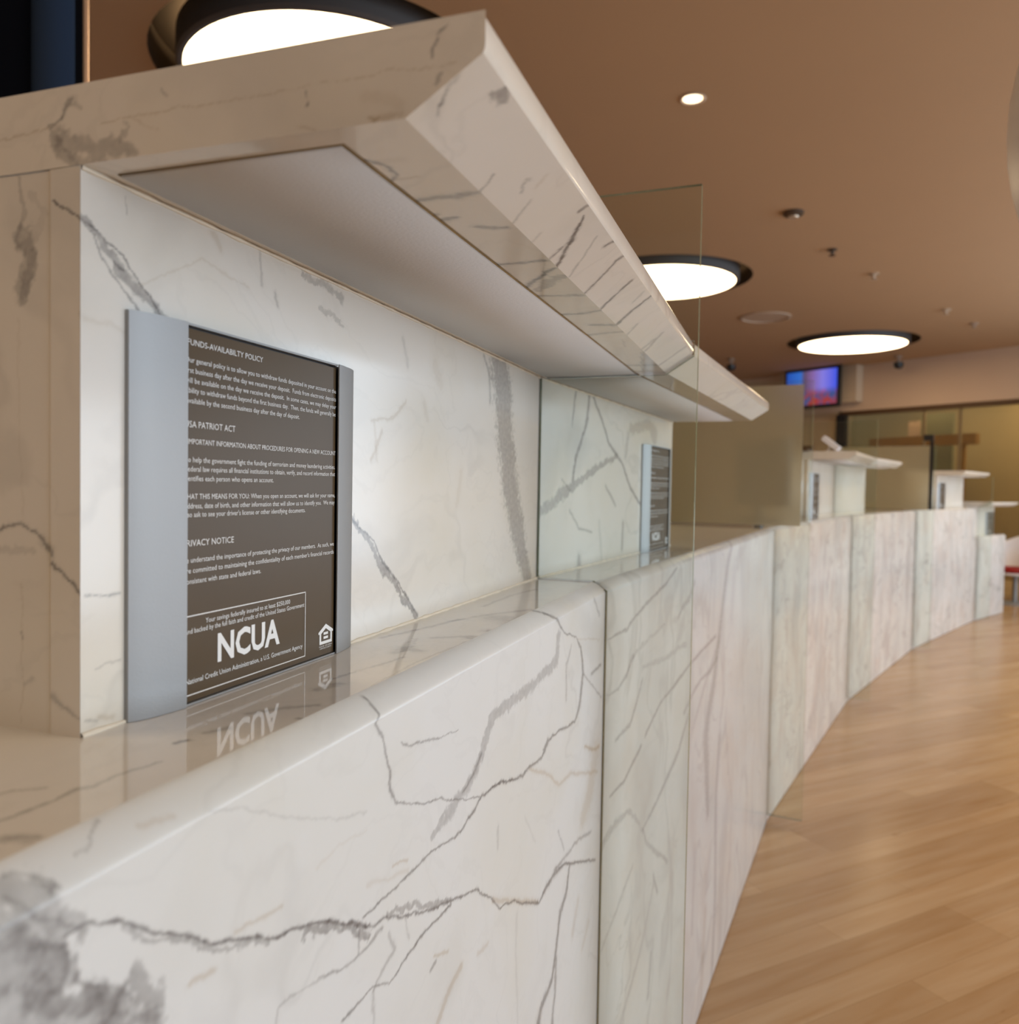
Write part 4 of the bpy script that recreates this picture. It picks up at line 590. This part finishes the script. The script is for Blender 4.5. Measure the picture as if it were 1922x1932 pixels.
small('sprinkler_head', .42, 7.61, 'tiny dark sprinkler head just below the round detector', 'sprinkler', [(.04, 0), (.04, .012), (.015, .016), (.012, .05), (.03, .052), (.03, .056), (0, .056)], DBR, 'ceiling sprinklers')
small('sprinkler_head', .85, 8.55, 'pale sprinkler head on the ceiling to the right of the middle lamp', 'sprinkler', [(.045, 0), (.045, .012), (.015, .016), (.012, .05), (.03, .052), (.03, .056), (0, .056)], PALE, 'ceiling sprinklers')
small('sprinkler_head', 1.8, 10.4, 'pale sprinkler head right of and nearer than the farthest lamp', 'sprinkler', [(.05, 0), (.05, .012), (.015, .016), (.012, .05), (.03, .052), (.03, .056), (0, .056)], PALE, 'ceiling sprinklers')
small('sprinkler_head', 2.27, 11.32, 'dull sprinkler head farthest right, level with the farthest lamp', 'sprinkler', [(.05, 0), (.05, .012), (.015, .016), (.012, .05), (.03, .052), (.03, .056), (0, .056)], TAN, 'ceiling sprinklers')
small('ceiling_speaker', -.16, 10.36, 'round flush ceiling speaker ring left of the farthest lamp', 'speaker', [(.30, 0), (.30, .012), (.27, .018), (.262, .004), (0, .004)], flat('speaker_ring', (.45, .33, .24), .7))
for x, y, l_ in ((-.71, 13.5, 'dark security camera on the ceiling left of the wall screen'), (1.75, 13.75, 'dark security camera on the ceiling right of the wall screen')):
    t = thing('security_camera', (x, y, ZC), l_, 'camera', 'ceiling security cameras')
    lathe('mount', [(.05, ZC), (.05, ZC - .03), (.02, ZC - .035), (.02, ZC - .09), (0, ZC - .09)], TAN, t, (x, y, 0), n=24); lathe('camera_body', [(0, ZC - .20), (.045, ZC - .19), (.07, ZC - .15), (.07, ZC - .10), (0, ZC - .095)], BLACK, t, (x, y, 0), n=24)

# ------------------------------------------------------------------ far wall: screen, posts, glazed offices
ra = math.atan2(fd.y, fd.x)
pn = box('mount_panel', (*far(-.50, .10), 3.235), (1.52, .18, .60), flat('pale_panel', (.56, .45, .33), .8), None, rz=ra); tag(pn, 'pale square panel on the far wall behind the screen', 'panel')
tv = thing('wall_screen', (*far(-.46, .35), 2.87), 'small flat screen showing a bright blue picture, high on the far wall', 'television')
box('bezel', (*far(-.46, .345), 3.20), (1.08, .06, .69), BLACK, tv, rz=ra, bevel=.01); box('wall_arm', (*far(-.46, .255), 3.20), (.2, .118, .2), BLACK, tv, rz=ra)
def screen_mat():
    m, nt, p = nodes('screen_picture'); L = nt.links.new; tc = N(nt, 'ShaderNodeTexCoord'); mp = N(nt, 'ShaderNodeMapping'); L(tc.outputs['Generated'], mp.inputs[0])
    sx = N(nt, 'ShaderNodeSeparateXYZ'); L(mp.outputs[0], sx.inputs[0])
    rx = N(nt, 'ShaderNodeValToRGB'); L(sx.outputs['X'], rx.inputs[0]); e = rx.color_ramp.elements; e[0].position = 0; e[0].color = (.02, .10, .55, 1); e[1].position = 1; e[1].color = (.06, .12, 1, 1)
    for ps, c in ((.28, (.04, .20, .75, 1)), (.36, (.14, .09, .16, 1)), (.52, (.30, .16, .45, 1)), (.72, (.30, .26, .95, 1))): el = e.new(ps); el.color = c
    ry = N(nt, 'ShaderNodeMapRange'); L(sx.outputs['Z'], ry.inputs['Value']); ry.inputs['From Min'].default_value = .30; ry.inputs['From Max'].default_value = .50
    ns = N(nt, 'ShaderNodeTexNoise'); ns.inputs['Scale'].default_value = 5; L(tc.outputs['Generated'], ns.inputs['Vector'])
    rr = N(nt, 'ShaderNodeValToRGB'); L(ns.outputs['Fac'], rr.inputs[0]); e = rr.color_ramp.elements; e[0].position = .4; e[0].color = (.45, .05, .04, 1); e[1].position = .6; e[1].color = (.06, .10, .30, 1)
    mx = N(nt, 'ShaderNodeMix', data_type='RGBA'); L(ry.outputs[0], mx.inputs['Factor']); L(rr.outputs['Color'], mx.inputs['A']); L(rx.outputs['Color'], mx.inputs['B'])
    p.inputs['Base Color'].default_value = (.01, .01, .01, 1); L(mx.outputs['Result'], p.inputs['Emission Color']); p.inputs['Emission Strength'].default_value = .8
    return m
box('display', (*far(-.46, .378), 3.20), (.98, .004, .58), screen_mat(), tv, rz=ra)
tag(box('dark_post', (*far(-.07, .06), 1.37), (.17, .08, 2.74), BLACK, None, rz=ra), 'black upright post at the corner of the far office glazing', 'post')
# glazing with mullions
for i, (s0, s1) in enumerate(((.03, 1.26), (1.30, 1.81), (1.85, 3.6), (3.64, 5.6))):
    tag(box('window_%d' % (i + 1), (*far((s0 + s1) / 2, -.06), 1.365), (s1 - s0, .01, 2.73), GLASS, None, rz=ra), kind='structure')
for i, s in enumerate((1.28, 1.83, 3.62)):
    tag(box('trim_%d' % (3 + i), (*far(s, -.06), 1.365), (.03, .05, 2.73), flat('mullion', (.17, .11, .05), .6), None, rz=ra), kind='structure')
tag(box('beam', (*far(.75, -.9), 2.31), (2.0, .10, .17), ORANGE, None, rz=ra - .15), 'orange wooden beam seen through the office glass', 'beam')
tag(box('partition', (*far(.78, -1.35), 1.4), (.55, .06, 2.79), OLIVE, None, rz=ra), 'greyish green partition inside the far office', 'partition')
tag(box('pale_panel', (*far(.30, -1.5), 1.35), (.22, .05, 2.70), PEACH, None, rz=ra), 'narrow peach coloured panel inside the far office behind the black post', 'panel')
tag(box('wooden_jamb', (*far(1.50, -.8), 1.15), (.07, .06, 2.29), ORANGE, None, rz=ra), 'upright orange wooden door jamb inside the far office', 'post')
ol = bpy.data.lights.new('office_lamp', 'AREA'); ol.size = 1.2; ol.energy = 48; ol.color = (1, .80, .5); oo = bpy.data.objects.new('office_lamp', ol); COL.objects.link(oo); oo.location = (*far(2.4, -1.6), 3.4)
ol = bpy.data.lights.new('office_lamp', 'AREA'); ol.size = 1.0; ol.energy = 24; ol.color = (1, .80, .5); oo = bpy.data.objects.new('office_lamp', ol); COL.objects.link(oo); oo.location = (*far(.7, -1.0), 3.4)

# ------------------------------------------------------------------ dark column behind the counter, left
cx_, cy_ = -2.285, 1.75
t = thing('black_column', (cx_, cy_, 0), 'tall glossy black round column behind the near canopy, top left', 'column')
lathe('shaft', [(0, 0), (.352, 0), (.352, ZC - .001), (0, ZC - .001)], flat('column_black', (.004, .004, .005), .9, spec=0), t, (cx_, cy_, 0))
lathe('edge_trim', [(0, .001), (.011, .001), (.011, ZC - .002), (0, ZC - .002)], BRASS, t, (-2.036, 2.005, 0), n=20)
lathe('blue_highlight', [(0, .001), (.055, .001), (.055, ZC - .002), (0, ZC - .002)], flat('painted_highlight_blue', (.022, .034, .060), 1, spec=0), t, (-1.915, 1.775, 0), n=40)  # the column's blue highlight, built as a matte coloured rod


# ------------------------------------------------------------------ small things on the far canopy
A, tt, nn = fr(2); rz2 = math.atan2(tt.y, tt.x)
cd = thing('counter_card', (*P2(2, LB - .84, 0), ZT + .001), 'small white card holder leaning on top of the canopy of the second hutch', 'card', rz=rz2)
def lbox(name, par, c, s, m, ry=0, rx=0):
    o = box(name, (0, 0, 0), s, m, None); o.parent = par; o.location = c; o.rotation_euler = (rx, ry, 0); return o
lbox('card', cd, (0, .02, .050), (.09, .030, .11), WHITEP, rx=-.9); lbox('easel', cd, (0, .03, .024), (.05, .006, .05), WHITEP, rx=.35); lbox('foot', cd, (.02, 0, .003), (.11, .10, .005), WHITEP)
dk = thing('document_tray', (*P2(2, LB - .90, .26), ZT + .001), 'low dark tray lying on the canopy behind the white card', 'tray', rz=rz2)
lbox('tray_base', dk, (0, 0, .008), (.20, .26, .012), BROWNW); lbox('tray_back', dk, (.09, 0, .027), (.01, .26, .025), BROWNW)

A, tt, nn = fr(2)
mo = thing('computer_monitor', (*P2(2, .62, .20), H + .001), 'black monitor on the counter, a dark blur behind the second, frosted divider', 'monitor', rz=math.atan2(tt.y, tt.x) + .9)
lbox('display_back', mo, (0, 0, .25), (.40, .03, .34), BLACK); lbox('neck', mo, (0, .02, .09), (.05, .02, .17), BLACK); lbox('foot', mo, (0, .02, .006), (.2, .16, .010), BLACK)

# ------------------------------------------------------------------ chair at the right edge
hx_, hy_ = 3.08, 12.40
ch = thing('shell_chair', (hx_, hy_, 0), 'white shell armchair with a red seat cushion beyond the counter end', 'chair', rz=-.87)
def shell():
    bm = bmesh.new(); nu, nv = 28, 10; G = [[None] * (nv + 1) for _ in range(nu + 1)]; O = [[None] * (nv + 1) for _ in range(nu + 1)]
    for i in range(nu + 1):
        a = radians(-205 + 230 * i / nu + 0) ; a = radians(-25) + radians(230) * i / nu
        rise = .30 + .22 * max(0, math.sin(a)) 
        for j in range(nv + 1):
            s = j / nv; rr = .20 + .13 * math.sin(s * pi / 2) + .03 * s; z = .40 + rise * s ** 1.3
            G[i][j] = bm.verts.new((rr * cos(a), rr * sin(a), z)); O[i][j] = bm.verts.new(((rr + .022) * cos(a), (rr + .022) * sin(a), z - .004))
    for i in range(nu):
        for j in range(nv):
            bm.faces.new((G[i][j], G[i + 1][j], G[i + 1][j + 1], G[i][j + 1])); bm.faces.new((O[i][j + 1], O[i + 1][j + 1], O[i + 1][j], O[i][j]))
        bm.faces.new((G[i][nv], G[i + 1][nv], O[i + 1][nv], O[i][nv])); bm.faces.new((O[i][0], O[i + 1][0], G[i + 1][0], G[i][0]))
    for i in (0, nu):
        for j in range(nv): bm.faces.new((G[i][j], G[i][j + 1], O[i][j + 1], O[i][j]))
    bmesh.ops.recalc_face_normals(bm, faces=bm.faces); me = bpy.data.meshes.new('shell'); bm.to_mesh(me); bm.free(); return me
so = link('shell', shell(), WHITEP, None, smooth=True); so.parent = ch
sp = lathe('seat_pan', [(0, .385), (.21, .385), (.225, .40), (.21, .415), (0, .415)], WHITEP); sp.parent = ch
sc = lathe('seat_cushion', [(0, .417), (.185, .417), (.205, .44), (.20, .475), (.16, .49), (0, .495)], RED); sc.parent = ch
st_ = lathe('stem', [(0, .02), (.035, .02), (.03, .38), (0, .38)], SILVER); st_.parent = ch
bs = lathe('base', [(0, 0), (.26, 0), (.255, .015), (.05, .03), (0, .03)], flat('grey_base', (.22, .21, .20), .4)); bs.parent = ch

# ------------------------------------------------------------------ round white pendant at the right edge
gp_ = (.98, 1.85, 2.20)
gb = thing('globe_pendant', (gp_[0], gp_[1], ZC), 'large round white pendant globe just entering at the right edge', 'pendant lamp')
gr_ = .55
lathe('globe', [(0, -gr_)] + [(gr_ * cos(radians(x)), gr_ * sin(radians(x))) for x in range(-84, 85, 6)] + [(0, gr_)], flat('globe_white', (.62, .56, .54), .4), gb, gp_, n=72)
lathe('cord', [(.006, gp_[2] + gr_), (.006, ZC - .02)], BLACK, gb, (gp_[0], gp_[1], 0), n=10); lathe('ceiling_rose', [(0, ZC - .03), (.05, ZC - .03), (.06, ZC - .001), (0, ZC - .001)], WHITEP, gb, (gp_[0], gp_[1], 0), n=24)
